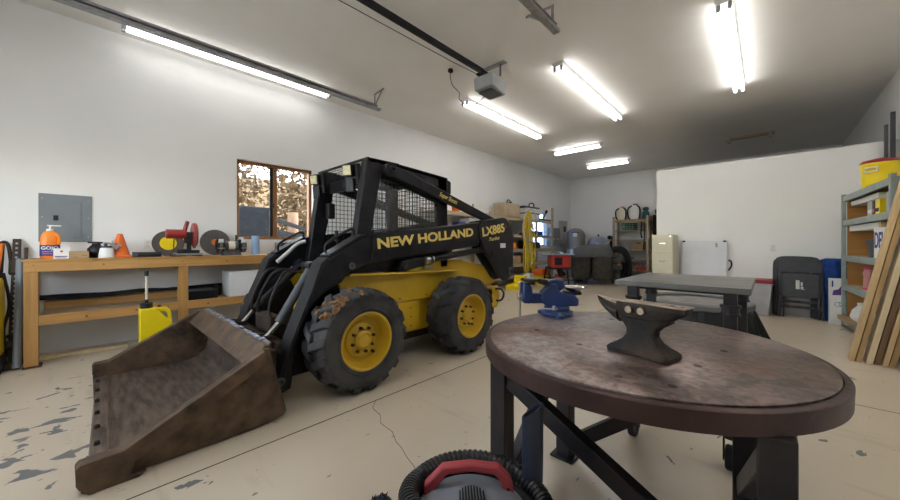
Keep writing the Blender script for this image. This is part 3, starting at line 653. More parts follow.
# lift arms ----------------------------------------------------------
ARM = [(.90, .10), (.955, .08), (1.02, .10), (1.055, .35), (1.085, .50), (1.175, .68), (1.30, .79), (1.43, .85), (1.50, .935), (1.70, 1.00), (2.15, 1.043), (3.25, 1.150), (3.30, 1.44), (1.70, 1.255), (1.66, 1.245), (1.32, 1.055), (1.26, 1.02), (1.19, .83), (1.08, .57), (.935, .20)]
PLATE = [(3.23, 1.38), (3.25, 1.26), (3.34, 1.10), (3.69, .73), (3.76, .69), (3.86, .69), (3.94, .74), (3.99, .84), (4.00, 1.30), (3.96, 1.37), (3.82, 1.515), (3.74, 1.52), (3.28, 1.452)]
def arm(x0, x1, out):
    a = M().prism(ARM, 'x', x0, x1).build('lift_arm', 'black', SK, bevel=0.012)
    return a
for side in (1, -1):
    f = (lambda x: x) if side == 1 else mx
    xo, xi = f(-2.565), f(-2.70)
    a = M().prism(ARM, 'x', min(xo, xi), max(xo, xi)).build('lift_arm', 'black', SK, bevel=0.014)
    xo2, xi2 = f(-2.548), f(-2.59)
    pl = M().prism(PLATE, 'x', min(xo2, xi2), max(xo2, xi2)).build('arm_rear_plate', 'black', a, bevel=0.006)
    xi3 = f(-2.70), f(-2.74)
    M().prism(PLATE, 'x', min(xi3), max(xi3)).build('arm_inner_plate', 'black', a, bevel=0.006)
    # brown worn front face of the arm leg, slightly wider than the leg
    fx = sorted((f(-2.562), f(-2.735)))
    M().prism([(.925, .20), (1.07, .57), (1.18, .83), (1.25, 1.02), (1.31, 1.065), (1.33, 1.04), (1.28, 1.0), (1.21, .83), (1.10, .57), (.955, .20)], 'x', fx[0], fx[1]).build('arm_front_face', 'blackm', a, bevel=0.004)
    # ridge line on the shoulder
    M().tube([(f(-2.560), 1.52, .955), (f(-2.560), 1.70, 1.012), (f(-2.560), 1.73, 1.235)], .004, 5).build('weld_bead', 'black', a)
    # hand rail and glossy cap on the shoulder
    M().prism([(1.325, 1.062), (1.64, 1.238), (1.63, 1.256), (1.315, 1.080)], 'x', fx[0]+.01, fx[1]-.01).build('shoulder_cap', 'black', a, bevel=0.004)
    xm = f(-2.60)
    for xm in (f(-2.70),):
        M().tube(catmull([(xm, 1.36, 1.08), (xm, 1.35, 1.15), (xm, 1.40, 1.20), (xm, 1.55, 1.285), (xm, 1.61, 1.30), (xm, 1.62, 1.24)], 5), .012, 8).build('grab_handle', 'blackm', a)
    # pivots
    def pin(y, z, r, x_out, l=.03, nm='pivot_pin'):
        x = f(x_out)
        o = M(); o.torus_lathe([(r*.55, 0), (r, 0), (r, l), (r*.55, l)], (x, y, z), (side, 0, 0), 24)
        ob = o.build(nm, 'dgreypl', a, bevel=0.003)
        M().cyl((x, y, z), (x + side*l*.6, y, z), r*.5, n=16).build('pin_core', 'rustdark', a)
    pin(1.52, .985, .030, -2.565, .012); pin(.945, .175, .032, -2.565, .015)
    pin(3.90, .80, .052, -2.548, .02); pin(3.80, 1.40, .022, -2.548, .006)
    M().prism([(3.45, 1.00), (3.49, 1.08), (3.54, 1.08), (3.52, .99)], 'x', *sorted((f(-2.548), f(-2.53)))).build('plate_stop', 'blackm', a, bevel=0.004)
    # upper control link
    lx = sorted((f(-2.60), f(-2.66)))
    L0, L1 = Vector((0, 1.96, 1.88)), Vector((0, 3.72, 1.44))
    dd = (L1-L0).normalized(); nn = Vector((0, -dd.z, dd.y))*.052
    pts = []
    for k in range(9):
        an = math.pi/2 + math.pi*k/8
        v = L0 + (dd*math.cos(an) + nn.normalized()*math.sin(an))*.062; pts.append((v.y, v.z))
    pts += [((L1-nn*.8).y, (L1-nn*.8).z), ((L1+nn*.8).y, (L1+nn*.8).z)]
    lk = M().prism(pts, 'x', lx[0], lx[1]).build('control_link', 'black', SK, bevel=0.008)
    o = M(); xk = f(-2.60); o.torus_lathe([(.014, 0), (.034, 0), (.034, .018), (.014, .018)], (xk, 1.97, 1.878), (side, 0, 0), 20); o.build('link_pin', 'blackm', lk, bevel=.002)
    M().cyl((f(-2.66), 1.97, 1.878), (f(-2.72), 1.97, 1.878), .03, n=16).build('pin_shaft', 'blackm', lk)
    if side == 1:
        text('link_lettering', 'Super Boom', .072, 'lettering', lk, frame((0, dd.y, dd.z), (0, -dd.z, dd.y), (-2.5985, 2.60, 1.695)), bold=.001, shear=.3, sx=.8)
    # lift cylinder
    cx = f(-2.615)
    cy = M().cyl((cx, 2.42, 1.00), (cx, 3.50, 1.112), .036, n=20).build('lift_cylinder', 'black', SK, bevel=0.003)
    M().cyl((cx, 2.14, .965), (cx, 2.45, 1.003), .022, n=16).build('cylinder_rod', 'steel', cy)
    M().cyl((cx, 2.40, .998), (cx, 2.46, 1.004), .041, n=20).cyl((cx, 2.50, 1.008), (cx, 2.515, 1.01), .040, n=20).build('cylinder_gland', 'steel', cy, bevel=.002)
    M().prism([(2.03, .93), (2.10, .905), (2.36, .945), (2.38, 1.02), (2.30, 1.035), (2.08, 1.005)], 'x', cx-.045, cx+.045).build('cylinder_clevis', 'black', cy, bevel=.012)
    M().cyl((cx-.055, 2.11, .955), (cx+.055, 2.11, .955), .028, n=16).build('clevis_pin', 'rustdark', cy)
    # tilt cylinder
    if side == 1: q0, q1, q2 = (-2.86, 1.30, .96), (-2.86, 1.04, .54), (-2.86, .91, .405)
    else: q0, q1, q2 = (-3.60, 1.53, .95), (-3.60, 1.08, .54), (-3.60, .93, .375)
    tc_ = M().cyl(q0, q1, .036, n=20).build('tilt_cylinder', 'dgreypl' if side == 1 else 'black', SK, bevel=.004)
    M().cyl(q1, q2, .018, n=16).build('cylinder_rod', 'chrome', tc_)
    M().cyl((q2[0]-.04, q2[1], q2[2]), (q2[0]+.04, q2[1], q2[2]), .032, n=16).cyl((q0[0]-.05, q0[1], q0[2]+.02), (q0[0]+.05, q0[1], q0[2]+.02), .04, n=16).build('cylinder_eye', 'black', tc_, bevel=.004)
# cross members between the arms
M().cyl((-3.78, 1.04, .34), (-2.66, 1.04, .34), .06, n=20).build('cross_tube', 'rustdark', SK)
M().cyl((-3.78, 1.54, .95), (-2.68, 1.54, .95), .04, n=16).build('upper_cross_tube', 'blackm', SK)
M().prism([(.96, .06), (1.04, .06), (1.04, .30), (1.01, .42), (.96, .42)], 'x', -3.72, -2.72).build('quick_attach_plate', 'rustdark', SK, bevel=.01)
for xx in (-2.86, -3.60):
    for x2 in (xx-.07, xx+.045): M().prism([(.90, .30), (1.02, .30), (1.0, .45), (.90, .47)], 'x', x2, x2+.025).build('cylinder_bracket', 'rustdark', SK, bevel=.004)
M().box(-3.36, -3.0, 1.02, 1.12, .42, .56).build('valve_block', 'rustdark', SK, bevel=.01)
for k, (a_, b_) in enumerate([(-3.12, -3.05), (-3.30, -3.34), (-3.52, -3.50)]):
    M().tube(catmull([(b_, 1.10, .48), (b_+.03, 1.02, .62), ((a_+b_)/2, 1.12, .85), (a_, 1.22, .93), (a_, 1.40, .90), (a_-.02, 1.60, .86)], 5), .011 + .002*(k % 2), 7).build('hydraulic_hose', 'blackm' if k % 2 else 'hose', SK)
M().tube(catmull([(-3.62, 1.30, .99), (-3.64, 1.40, 1.07), (-3.66, 1.52, 1.17), (-3.64, 1.60, 1.20)], 5), .020, 8).build('hose_sleeve', 'pvc', SK)
# big lettering
sl = Vector((0, 1.34, .140)).normalized(); nu = Vector((0, -sl.z, sl.y))
A0 = [o for o in SK.children if o.name.startswith('lift_arm')][0]
text('arm_lettering', 'NEW HOLLAND', .128, 'lettering', A0, frame(sl, nu, (-2.5643, 1.775, 1.128)), bold=.0046, sx=1.47)
text('model_number', 'LX885', .150, 'lettering', A0, frame((0, .53, .085), (0, -.085, .53), (-2.5473, 3.30, 1.262)), bold=.005, sx=1.22)
text('model_script', 'Turbo', .062, 'lettering', A0, frame((0, .53, .06), (0, -.06, .53), (-2.5473, 3.42, 1.205)), bold=.0015, sx=1.5, shear=.35)
M().box(-2.5485, -2.5465, 3.68, 3.80, 1.12, 1.18).build('plate_sticker', 'paper', A0)
M().box(-2.7205, -2.7185, 2.50, 2.56, .905, .935).box(-2.7205, -2.7185, 2.57, 2.62, .90, .93).build('warning_decal', 'paper', SK)

# bucket ---------------------------------------------------------------
bx0, bx1 = -4.19, -2.35
K['wornlip'] = mat('worn_lip_sky_tint', (0.10, 0.10, 0.12), (0.30, 0.32, 0.38), scale=14, rough=0.35, metal=0.7)  # bluish tone carries the sky highlight on the bucket lip
SIDE = [(-.025, .03), (-.045, .055), (-.048, .135), (-.035, .15), (.115, .155), (.755, .497), (.80, .49), (.905, .055), (.88, .030), (.70, .008), (.0, .006)]
bk = M()
# shell: floor sheet + curved back
inner = [(.02, .028), (.64, .028), (.74, .050), (.805, .11), (.825, .20), (.815, .30), (.78, .40), (.755, .455)]
outer = [(.78, .485), (.83, .37), (.86, .20), (.845, .07), (.76, .010), (.02, .010)]
bk.prism(inner + outer, 'x', bx0+.01, bx1-.01)
B = bk.build('bucket', 'wornsteel', SK, bevel=0.0)
for x0, x1 in ((bx1-.028, bx1), (bx0, bx0+.028)):
    sd_ = SIDE if x1 == bx1 else [(max(y, .018) if z < .2 else y, z) for y, z in SIDE]
    M().prism(sd_, 'x', x0, x1).build('bucket_side_plate', 'rust', B, bevel=.005)
    # stiffening strip along the sloping front edge
    xs = (x1-.002, x1+.050) if x1 == bx1 else (x0-.050, x0+.002)
    nz = -.04 if x1 == bx1 else .018
    M().prism([(nz+.035, .010), (nz+.006, .035), (nz-.004, .06), (nz-.004, .135), (nz+.010, .15), (.115, .155), (.755, .495), (.775, .415), (.16, .085), (.14, .02)], 'x', *xs).build('edge_stiffener', 'rust', B, bevel=.004)
    if x1 == bx1: M().prism([(.0, .0), (.17, .0), (.20, .02), (-.03, .022)], 'x', *xs).build('wear_shoe', 'rust', B, bevel=.003)
M().prism([(.672, .395), (.690, .385), (.825, .495), (.81, .515), (.78, .515)], 'x', bx0+.03, bx1-.03).build('top_rail', 'rust', B, bevel=.006)
# worn lip and torn rubber lumps on the rail, blue daylight highlight in their colour
q = random.Random(11); l = M()
x = bx0+.03
while x < bx1-.10:
    wd = q.uniform(.04, .10); l.box(x, x+wd, .795+q.uniform(-.01, .01), .822+q.uniform(-.005, .012), .505, .514+q.uniform(.002, .014)); x += wd + q.uniform(-.01, .03)
l.build('worn_lip', 'wornlip', B, bevel=.006)['kind'] = 'stuff'
M().hexa([(bx0+.03, .035, .004), (bx1-.03, -.015, .004), (bx1-.03, .075, .012), (bx0+.03, .10, .012), (bx0+.03, .045, .032), (bx1-.03, -.005, .032), (bx1-.03, .075, .040), (bx0+.03, .10, .040)]).build('cutting_edge', 'wornsteel', B, bevel=.003)
M().hexa([(bx0+.03, .10, .028), (bx1-.03, .075, .028), (bx1-.03, .09, .028), (bx0+.03, .115, .028), (bx0+.03, .10, .036), (bx1-.03, .075, .036), (bx1-.03, .09, .036), (bx0+.03, .115, .036)]).build('edge_seam', 'rust', B)
for k in range(7):
    xx = bx0 + .17 + k*(bx1-bx0-.34)/6
    M().cyl((xx, .045-.02*k/6, .034), (xx, .045-.02*k/6, .054), .015, .011, n=6).build('edge_bolt', 'rustdark', B)
for yy, zz, xx in ((.872, .27, -3.05), (.87, .30, -3.2)):
    M().cyl((xx, yy-.01, zz), (xx, yy+.03, zz), .03, n=12).build('drain_hole', 'blackm', B)
M().box(bx0+.25, bx1-.25, .86, .93, .10, .40).build('back_rib', 'rustdark', B, bevel=.008)
# ------------------------------------------------------------------ round steel table
TC = Vector((-.430, 1.598)); TR = .621; TZ = .76
T1 = thing('round_table', 'round brown steel welding table with thick rim and braced legs in the foreground', 'table', (TC.x, TC.y, 0))
tp = M().lathe([(TR-.022, TZ-.014), (TR-.022, TZ-.002), (TR-.025, TZ), (0, TZ)], (TC.x, TC.y, 0), (0, 0, 1), 96, cap=False)
tp.build('tabletop', 'tabletop', T1)
M().torus_lathe([(TR-.04, TZ-.070), (TR, TZ-.070), (TR+.002, TZ-.012), (TR-.003, TZ-.008), (TR-.019, TZ-.007), (TR-.021, TZ-.011), (TR-.034, TZ-.012), (TR-.04, TZ-.02)], (TC.x, TC.y, 0), (0, 0, 1), 96).build('rim', 'tablerim', T1)
for (x, y) in ((-.80, 1.46), (-.56, 1.37), (-.17, 1.40), (-.12, 1.66), (-.335, 1.12), (-.62, 1.95), (-.20, 1.15)):
    M().cyl((x, y, TZ-.001), (x, y, TZ+.0006), .0125, n=14).build('drilled_hole', 'inkb', T1)
LEG = [(-.845, 1.235), (.018, 1.205), (-.815, 1.805), (-.068, 1.88)]
for (x, y) in LEG:
    l = M().box(x-.038, x+.038, y-.038, y+.038, .012, TZ-.072).build('leg', 'tabledark', T1, bevel=.005)
    M().box(x-.062, x+.062, y-.062, y+.062, 0, .012).build('foot_plate', 'tabledark', l, bevel=.002)
A_, B_, C_, D_ = [Vector((x, y, 0)) for x, y in LEG]
def brace(p, zp, q, zq): M().bar(p + Vector((0, 0, zp)), q + Vector((0, 0, zq)), .05, .066, (0, 0, 1)).build('diagonal_brace', 'tabledark', T1, bevel=.004)
brace(A_ + Vector((.03, -.0, 0)), .60, B_ + Vector((-.03, 0, 0)), .20)
brace(A_ + Vector((0, .03, 0)), .10, C_ + Vector((0, -.03, 0)), .64)
brace(C_ + Vector((.03, 0, 0)), .08, D_ + Vector((-.03, 0, 0)), .62)
brace(B_ + Vector((-.0, .03, 0)), .62, D_ + Vector((0, -.03, 0)), .16)
M().box(-.82, -.02, 1.22, 1.26, TZ-.070, TZ-.015).build('under_frame', 'tabledark', T1, bevel=.003)
M().box(-.80, -.07, 1.80, 1.84, TZ-.070, TZ-.015).build('under_frame', 'tabledark', T1, bevel=.003)

# ------------------------------------------------------------------ anvil
def anvil():
    t = thing('anvil', 'black blacksmith anvil with a worn bright face and rusty feet on the round table', 'anvil', (0, 0, 0))
    OFF[t.name] = Vector((0, 0, 0))
    K['anvilrust'] = mat('anvil_dusty_foot', (0.014, 0.013, 0.013), (0.075, 0.045, 0.022), scale=9, rough=0.7, metal=0.3, bump=0.6, bscale=60, lo=0.42, hi=0.75)
    secs = []  # body sections stacked in z: (z, half length x left, right, half width y)
    # feet: flared base
    b = M()
    levels = [(0.0, -.122, .118, .078, .050), (.016, -.124, .120, .080, .052), (.026, -.112, .108, .072, .042), (.036, -.088, .086, .054, .036), (.052, -.066, .064, .040, .032), (.072, -.054, .052, .030, .029), (.092, -.054, .052, .029, .029), (.110, -.066, .068, .031, .031), (.126, -.080, .092, .033, .033), (.135, -.083, .105, .034, .034)]
    rings = []
    n = 24
    for (z, xl, xr, wy, wm) in levels:
        r = []
        for i in range(n):
            a = 2*math.pi*i/n; cx_, sy = math.cos(a), math.sin(a)
            ex = abs(cx_)**.45*(1 if cx_ > 0 else -1); ey = abs(sy)**.45*(1 if sy > 0 else -1)
            x = ex*(xr if ex > 0 else -xl)
            # waist the middle of the foot so four toes show
            k = min(1, abs(ex))**2
            y = ey*(wm*(1-k) + wy*k)
            if z < .035: x *= (0.90 + .10*min(1, abs(ey))**2)
            r.append((x, y, z))
        rings.append(b.verts(r))
    for p, q in zip(rings, rings[1:]):
        for i in range(n): b.face([p[i], p[(i+1) % n], q[(i+1) % n], q[i]])
    b.face(rings[0][::-1]); b.face(rings[-1])
    base = b.build('anvil_base', 'anvilrust', t, bevel=.003, smooth=True, angle=60)
    # upper body: profile along X lofted, from table of heel to step
    up = M()
    prof = [(-.085, .192, .118, .034), (-.05, .192, .110, .036), (0, .192, .108, .036), (.05, .192, .112, .036), (.085, .192, .128, .035), (.11, .192, .146, .033), (.135, .192, .160, .030), (.152, .192, .168, .029)]
    rs = []
    for (x, zt, zb, hw) in prof:
        rs.append(up.verts([(x, -hw, zt), (x, hw, zt), (x, hw, zt-.022), (x, hw*.55, zb), (x, -hw*.55, zb), (x, -hw, zt-.022)]))
    for p, q in zip(rs, rs[1:]):
        for i in range(6): up.face([p[i], p[(i+1) % 6], q[(i+1) % 6], q[i]])
    up.face(rs[0][::-1]); up.face(rs[-1])
    up.build('anvil_body', 'anvil', t, bevel=.004)
    M().box(-.083, .153, -.033, .034, .190, .1945).build('anvil_face', 'anvilface', t, bevel=.001)
    h = M(); hr = []
    for k in range(10):
        u = k/9; x = -.083 - .100*u; r = .034*(1-u)**.62 + .0025
        cz = .178 - r*.95 + .016*u*u + .004*u
        hr.append(h.verts([(x, r*math.cos(a)*.95, cz + (r if math.sin(a) < 0 else r*.75)*math.sin(a)) for a in [2*math.pi*i/16 for i in range(16)]]))
    for p, q in zip(hr, hr[1:]):
        for i in range(16): h.face([p[i], p[(i+1) % 16], q[(i+1) % 16], q[i]])
    h.face(hr[0][::-1]); h.face(hr[-1])
    hn = h.build('horn', 'anvil', t)
    M().prism([(-.083, .1835), (-.175, .197), (-.18, .199), (-.175, .199), (-.083, .1865)], 'y', -.012, .012).build('horn_top', 'anvilface', hn, bevel=.001)
    for x in (-.032, .012):
        M().cyl((x, -.046, .166), (x, -.026, .166), .0135, n=20).build('bolt_head', 'anvilface', t, bevel=.002)
    M().box(.092, .106, -.007, .007, .1940, .1952).build('hardy_hole', 'blackm', t, smooth=False)
    M().cyl((.130, 0, .194), (.130, 0, .1952), .005, n=12).build('pritchel_hole', 'blackm', t)
    t.location = (-.336, 1.407, TZ); t.rotation_euler = (0, 0, R(-13))
anvil()

# ------------------------------------------------------------------ vise (local x towards the anvil end)
def vise():
    t = thing('bench_vise', 'blue bench vise on a swivel base at the edge of the round table', 'vise', (0, 0, 0)); OFF[t.name] = Vector((0, 0, 0))
    M().lathe([(.085, 0), (.088, .004), (.088, .020), (.078, .026), (.070, .028), (.070, .048), (.062, .056)], n=40).build('swivel_base', 'blue', t, bevel=.003)
    for a in (20, 140, 260):
        p = Vector((.092*math.cos(R(a)), .092*math.sin(R(a)), 0))
        e = M().cyl(p, p + Vector((0, 0, .018)), .022, n=16).build('base_lug', 'blue', t, bevel=.003)
        M().cyl(p + Vector((0, 0, .018)), p + Vector((0, 0, .026)), .010, n=6).build('base_bolt', 'steel', e)
    # fixed body (side outline in x,z)
    M().prism([(-.060, .052), (.115, .056), (.118, .092), (.085, .128), (.020, .132), (-.005, .152), (-.012, .185), (-.055, .190), (-.065, .160), (-.095, .135), (-.100, .100), (-.085, .070)], 'y', -.038, .038).build('vise_body', 'blue', t, bevel=.010, seg=3)
    M().prism([(-.07, .188), (-.045, .205), (-.01, .210), (.035, .205), (.040, .160), (.01, .140), (-.02, .150)], 'y', -.030, .030).build('rear_jaw', 'blue', t, bevel=.008)
    M().box(-.094, -.066, -.048, .048, .178, .208).build('fixed_jaw_plate', 'tabledark', t, bevel=.003)
    M().box(.040, .135, -.028, .028, .118, .136).build('anvil_pad', 'tabledark', t, bevel=.004)
    M().box(-.195, .10, -.026, .026, .072, .128).build('slide_bar', 'blue', t, bevel=.004)
    M().prism([(-.205, .080), (-.165, .070), (-.150, .095), (-.150, .150), (-.165, .185), (-.205, .190)], 'y', -.035, .035).build('moving_jaw', 'blue', t, bevel=.008)
    M().box(-.165, -.140, -.048, .048, .180, .210).build('moving_jaw_plate', 'tabledark', t, bevel=.003)
    M().box(-.20, -.12, -.046, .046, .196, .212).build('jaw_cap', 'tabledark', t, bevel=.004)
    M().cyl((-.228, 0, .112), (-.20, 0, .112), .020, n=20).build('screw_head', 'steel', t, bevel=.003)
    hb = M().cyl((-.215, 0, -.02), (-.215, 0, .185), .0065, n=12).build('handle_bar', 'steel', t)
    M().lathe([(.0, -.01), (.009, -.006), (.011, 0), (.009, .006), (.0, .01)], (-.215, 0, .188), n=12).build('handle_knob', 'steel', hb)
    lk = M().cyl((-.105, -.055, .048), (-.03, -.092, .052), .005, n=10).build('lock_lever', 'steel', t)
    M().cyl((-.045, -.085, .045), (-.045, -.085, .068), .011, n=12).build('lever_hub', 'steel', lk)
    t.location = (-.885, 1.845, TZ); t.rotation_euler = (0, 0, R(46))
vise()
d = M().lathe([(.0, .0), (.022, .0), (.048, .010), (.064, .024), (.066, .026), (.063, .026), (.046, .013), (.020, .004), (.0, .003)], (-.815, 1.918, TZ+.1365), n=40, cap=False)
tag(d.build('metal_dish', 'chrome'), 'small shiny round magnetic dish lying on top of the blue vise', 'dish')

# ------------------------------------------------------------------ square steel table on casters
T2 = thing('square_table', 'square dark steel table on caster legs behind the round table', 'table', (-.37, 2.55, 0))
M().box(-.678, -.055, 2.19, 2.955, .921, .950).build('tabletop', 'greysteel', T2, bevel=.002)
M().box(-.60, -.13, 2.30, 2.86, .898, .921).build('top_frame', 'tabledark', T2, bevel=.003)
for (x, y) in ((-.595, 2.275), (-.138, 2.275), (-.632, 2.88), (-.12, 2.88)):
    l = M().box(x-.028, x+.028, y-.028, y+.028, .19, .921).build('leg', 'tabledark', T2, bevel=.004)
    M().cyl((x, y, .84), (x, y, .855), .045, n=20).cyl((x, y, .80), (x, y, .812), .042, n=20).cyl((x, y, .80), (x, y, .855), .037, n=20).build('leg_collar', 'tabledark', l, bevel=.002)
    cst = M().cyl((x, y, .165), (x, y, .19), .036, n=20).box(x-.030, x-.024, y-.03, y+.03, .05, .17).box(x+.024, x+.030, y-.03, y+.03, .05, .17).build('caster_fork', 'rustdark', T2, bevel=.003)
    M().lathe([(.0, -.02), (.056, -.02), (.062, -.012), (.062, .012), (.056, .02), (.0, .02)], (x, y, .062), (1, 0, 0), 28).build('caster_wheel', 'blackm', cst)

# ------------------------------------------------------------------ shop vacuum
V = thing('shop_vacuum', 'grey and black shop vacuum with red carry handle and ribbed hose at bottom centre', 'vacuum', (-.66, .80, 0))
vx, vy = -.645, .785
M().lathe([(.17, .03), (.19, .05), (.205, .22), (.205, .27)], (vx, vy, 0), n=40).build('vacuum_drum', 'vacblue', V, bevel=.006)
M().lathe([(.212, .262), (.216, .27), (.216, .295), (.205, .305), (.19, .31)], (vx, vy, 0), n=44).build('drum_collar', 'blackpl', V, bevel=.003)
M().torus_lathe([(.185, .285), (.216, .29), (.212, .352), (.200, .360), (.182, .352)], (vx, vy, 0), (0, 0, 1), 44).build('hose_cradle', 'blackpl', V, bevel=.003)
hd = M().lathe([(.190, .30), (.186, .335), (.170, .365), (.135, .388), (.08, .400), (.0, .403)], (vx, vy, 0), n=44).build('motor_head', 'vacgrey', V)
ux, uy = Vector((.729, .684, 0)), Vector((-.684, .729, 0))  # right / forward seen from the camera
O = Vector((vx, vy, 0))
gr = M()
for i in range(9):
    s_ = -.036 + i*.009; w_ = math.sqrt(max(0, .040**2 - s_**2))
    p = O + uy*.012 + ux*s_
    gr.bar(p - uy*w_ + Vector((0, 0, .405)), p + uy*w_ + Vector((0, 0, .405)), .004, .01)
gr.build('vent_grille', 'blackm', hd)
for i in range(7):
    s_ = -.12 + i*.04
    if i == 3: continue
    M().tube([O + ux*s_ + uy*t_ + Vector((0, 0, .403 - 1.35*(s_*s_+t_*t_))) for t_ in (-.09, -.04, .0, .04, .09)], .003, 6).build('head_rib', 'vacgrey', hd)
hs_ = [(-.150, .372), (-.150, .420), (-.092, .480), (.0, .490), (.092, .480), (.130, .440), (.140, .385), (.106, .385), (.100, .425), (.075, .455), (.0, .465), (-.075, .455), (-.115, .410), (-.117, .372)]
h = M(); A = h.verts([O + ux*(a-.0) + uy*.058 + Vector((0, 0, c_-.02)) for a, c_ in hs_]); Bv = h.verts([O + ux*(a-.0) + uy*.088 + Vector((0, 0, c_-.018)) for a, c_ in hs_]); n_ = len(hs_)
h.face(A[::-1]); h.face(Bv)
for i in range(n_): h.face([A[i], A[(i+1) % n_], Bv[(i+1) % n_], Bv[i]])
h.build('carry_handle', 'redgrip', V, bevel=.006)
for a, c_ in ((-.130, .398), (.118, .410)):
    p = O + ux*a + uy*.058 + Vector((0, 0, c_-.02)); M().cyl(p, p - uy*.003, .006, n=10).build('handle_screw', 'blackm', V)
lp = O - ux*.185 + uy*.03
M().box(lp.x-.016, lp.x+.016, lp.y-.03, lp.y+.03, .27, .345).build('latch', 'greypl', V, bevel=.006)
# hose loop wrapped round the head, ribbed
path = []
for k in range(0, 131):
    a = R(-62 + k*2.35); rr = .212; z = .315 + .0008*k + (.028 if 30 < k < 90 else 0)*math.sin((k-30)/60*math.pi)
    path.append(O + ux*(rr*math.cos(a)*1.02 + .022) + uy*(rr*math.sin(a)*.80 + .035) + Vector((0, 0, z)))
dense = catmull(path, 5); rad = [.029 + (.003 if i % 10 < 5 else -.0015) for i in range(len(dense))]
M().tube(dense, rad, 12).build('vacuum_hose', 'hose', V, smooth=True, angle=60)
for k in range(4):
    a = R(45 + 90*k); p = O + Vector((math.cos(a)*.19, math.sin(a)*.19, 0))
    f_ = M().box(p.x-.03, p.x+.03, p.y-.03, p.y+.03, .05, .09).build('caster_arm', 'blackpl', V, bevel=.01)
    M().lathe([(.0, -.012), (.026, -.012), (.028, 0), (.026, .012), (.0, .012)], (p.x, p.y, .029), (1, 0, 0), 20).build('caster_wheel', 'blackm', f_)
# crevice nozzle stands on its own in the accessory socket
cv = M(); cb = O + ux*.212 + uy*.125
def ov(c_, a, b, n=24): return [c_ + ux*a*math.cos(2*math.pi*i/n) + uy*b*math.sin(2*math.pi*i/n) for i in range(n)]
rg = []
for z, a, b in ((.16, .027, .027), (.24, .029, .027), (.34, .034, .022), (.50, .036, .017), (.610, .037, .0155)):
    rg.append(ov(cb + Vector((0, 0, z)), a, b))
rg[-1] = [p + Vector((0, 0, (p - cb).dot(ux)*.65 )) for p in rg[-1]]
r2 = [p*.0 + (cb + (Vector((p.x, p.y, 0)) - cb)*.86 + Vector((0, 0, p.z))) for p in rg[-1]]
r3 = [p - Vector((0, 0, .12)) for p in r2]
rr_ = [cv.verts(r) for r in rg + [r2, r3]]
for p, q in zip(rr_, rr_[1:]):
    for i in range(24): cv.face([p[i], p[(i+1) % 24], q[(i+1) % 24], q[i]])
cv.face(rr_[0][::-1]); cv.face(rr_[-1])
cv = cv.build('crevice_nozzle', 'vacblue', V)
# brush lying on the floor, bottom left of the vacuum
BR = thing('brush_nozzle', 'small black brush nozzle lying on the floor at the bottom edge', 'brush', (-1.255, .885, 0))
b = M().lathe([(.05, .0), (.052, .018), (.030, .026), (.0, .028)], (-1.255, .885, 0), n=24).build('brush_head', 'vacblue', BR, bevel=.003)
q = random.Random(4); br = M()
for k in range(40):
    a = q.uniform(0, 6.28); r = q.uniform(.015, .046); p = Vector((-1.255+math.cos(a)*r, .885+math.sin(a)*r, .024))
    br.cyl(p, p + Vector((q.uniform(-.012, .012), q.uniform(-.012, .012), q.uniform(.006, .014))), .004, .001, 5)
o = br.build('bristles', 'blackm', BR); o['kind'] = 'stuff'
# ------------------------------------------------------------------ workbench
BX0, BX1 = XL + .01, -5.02
WB = thing('workbench', 'long yellow-brown lumber workbench with a lower shelf along the left wall', 'workbench', (-5.3, .9, 0))
M().box(BX0, BX1+.012, -.43, 2.25, 1.004, 1.020).build('bench_top', 'woodY', WB, bevel=.003)
M().box(BX1-.04, BX1, -.42, 2.24, .905, 1.004).build('front_apron', 'woodY', WB, bevel=.004)
M().box(BX0, BX1-.04, -.42, -.38, .905, 1.004).build('end_apron', 'woodY', WB, bevel=.004)
for y in (-.42, .715, 2.14):
    for x in (BX1-.04,):
        M().box(x if x == BX0 else x-.055, (x+.09) if x == BX0 else BX1-.0015, y, y+.09, 0, .905).build('leg', 'woodZ', WB, bevel=.004)
M().box(BX1-.038, BX1-.003, -.33, 2.14, .395, .492).build('shelf_rail', 'woodY', WB, bevel=.004)
M().box(BX0, BX1-.04, -.33, 2.14, .455, .475).build('lower_shelf', 'plyY', WB, bevel=.002)
M().box(BX0, BX0+.04, -.33, 2.2, .475, .560).build('back_cleat', 'woodY', WB, bevel=.003)
M().box(BX1-.10, BX1-.0, -.43, -.31, .0, .03).build('rotted_leg_end', 'rustdark', WB, bevel=.01)
k = M()
for (y, z, r) in ((-.36, .97, .006), (-.39, .985, .004), (-.35, .93, .004), (.10, .96, .010), (.75, .965, .008), (1.2, .955, .012), (-.02, .44, .014), (.35, .45, .012), (1.0, .44, .013), (.62, .45, .009)):
    k.lathe([(r, 0), (r*.6, .0012), (0, .0012)], (BX1-(.0005 if z > .9 else .0035), y, z), (1, 0, 0), 10, cap=False)
k.build('wood_knots', 'studdark', WB)
ZB = 1.020
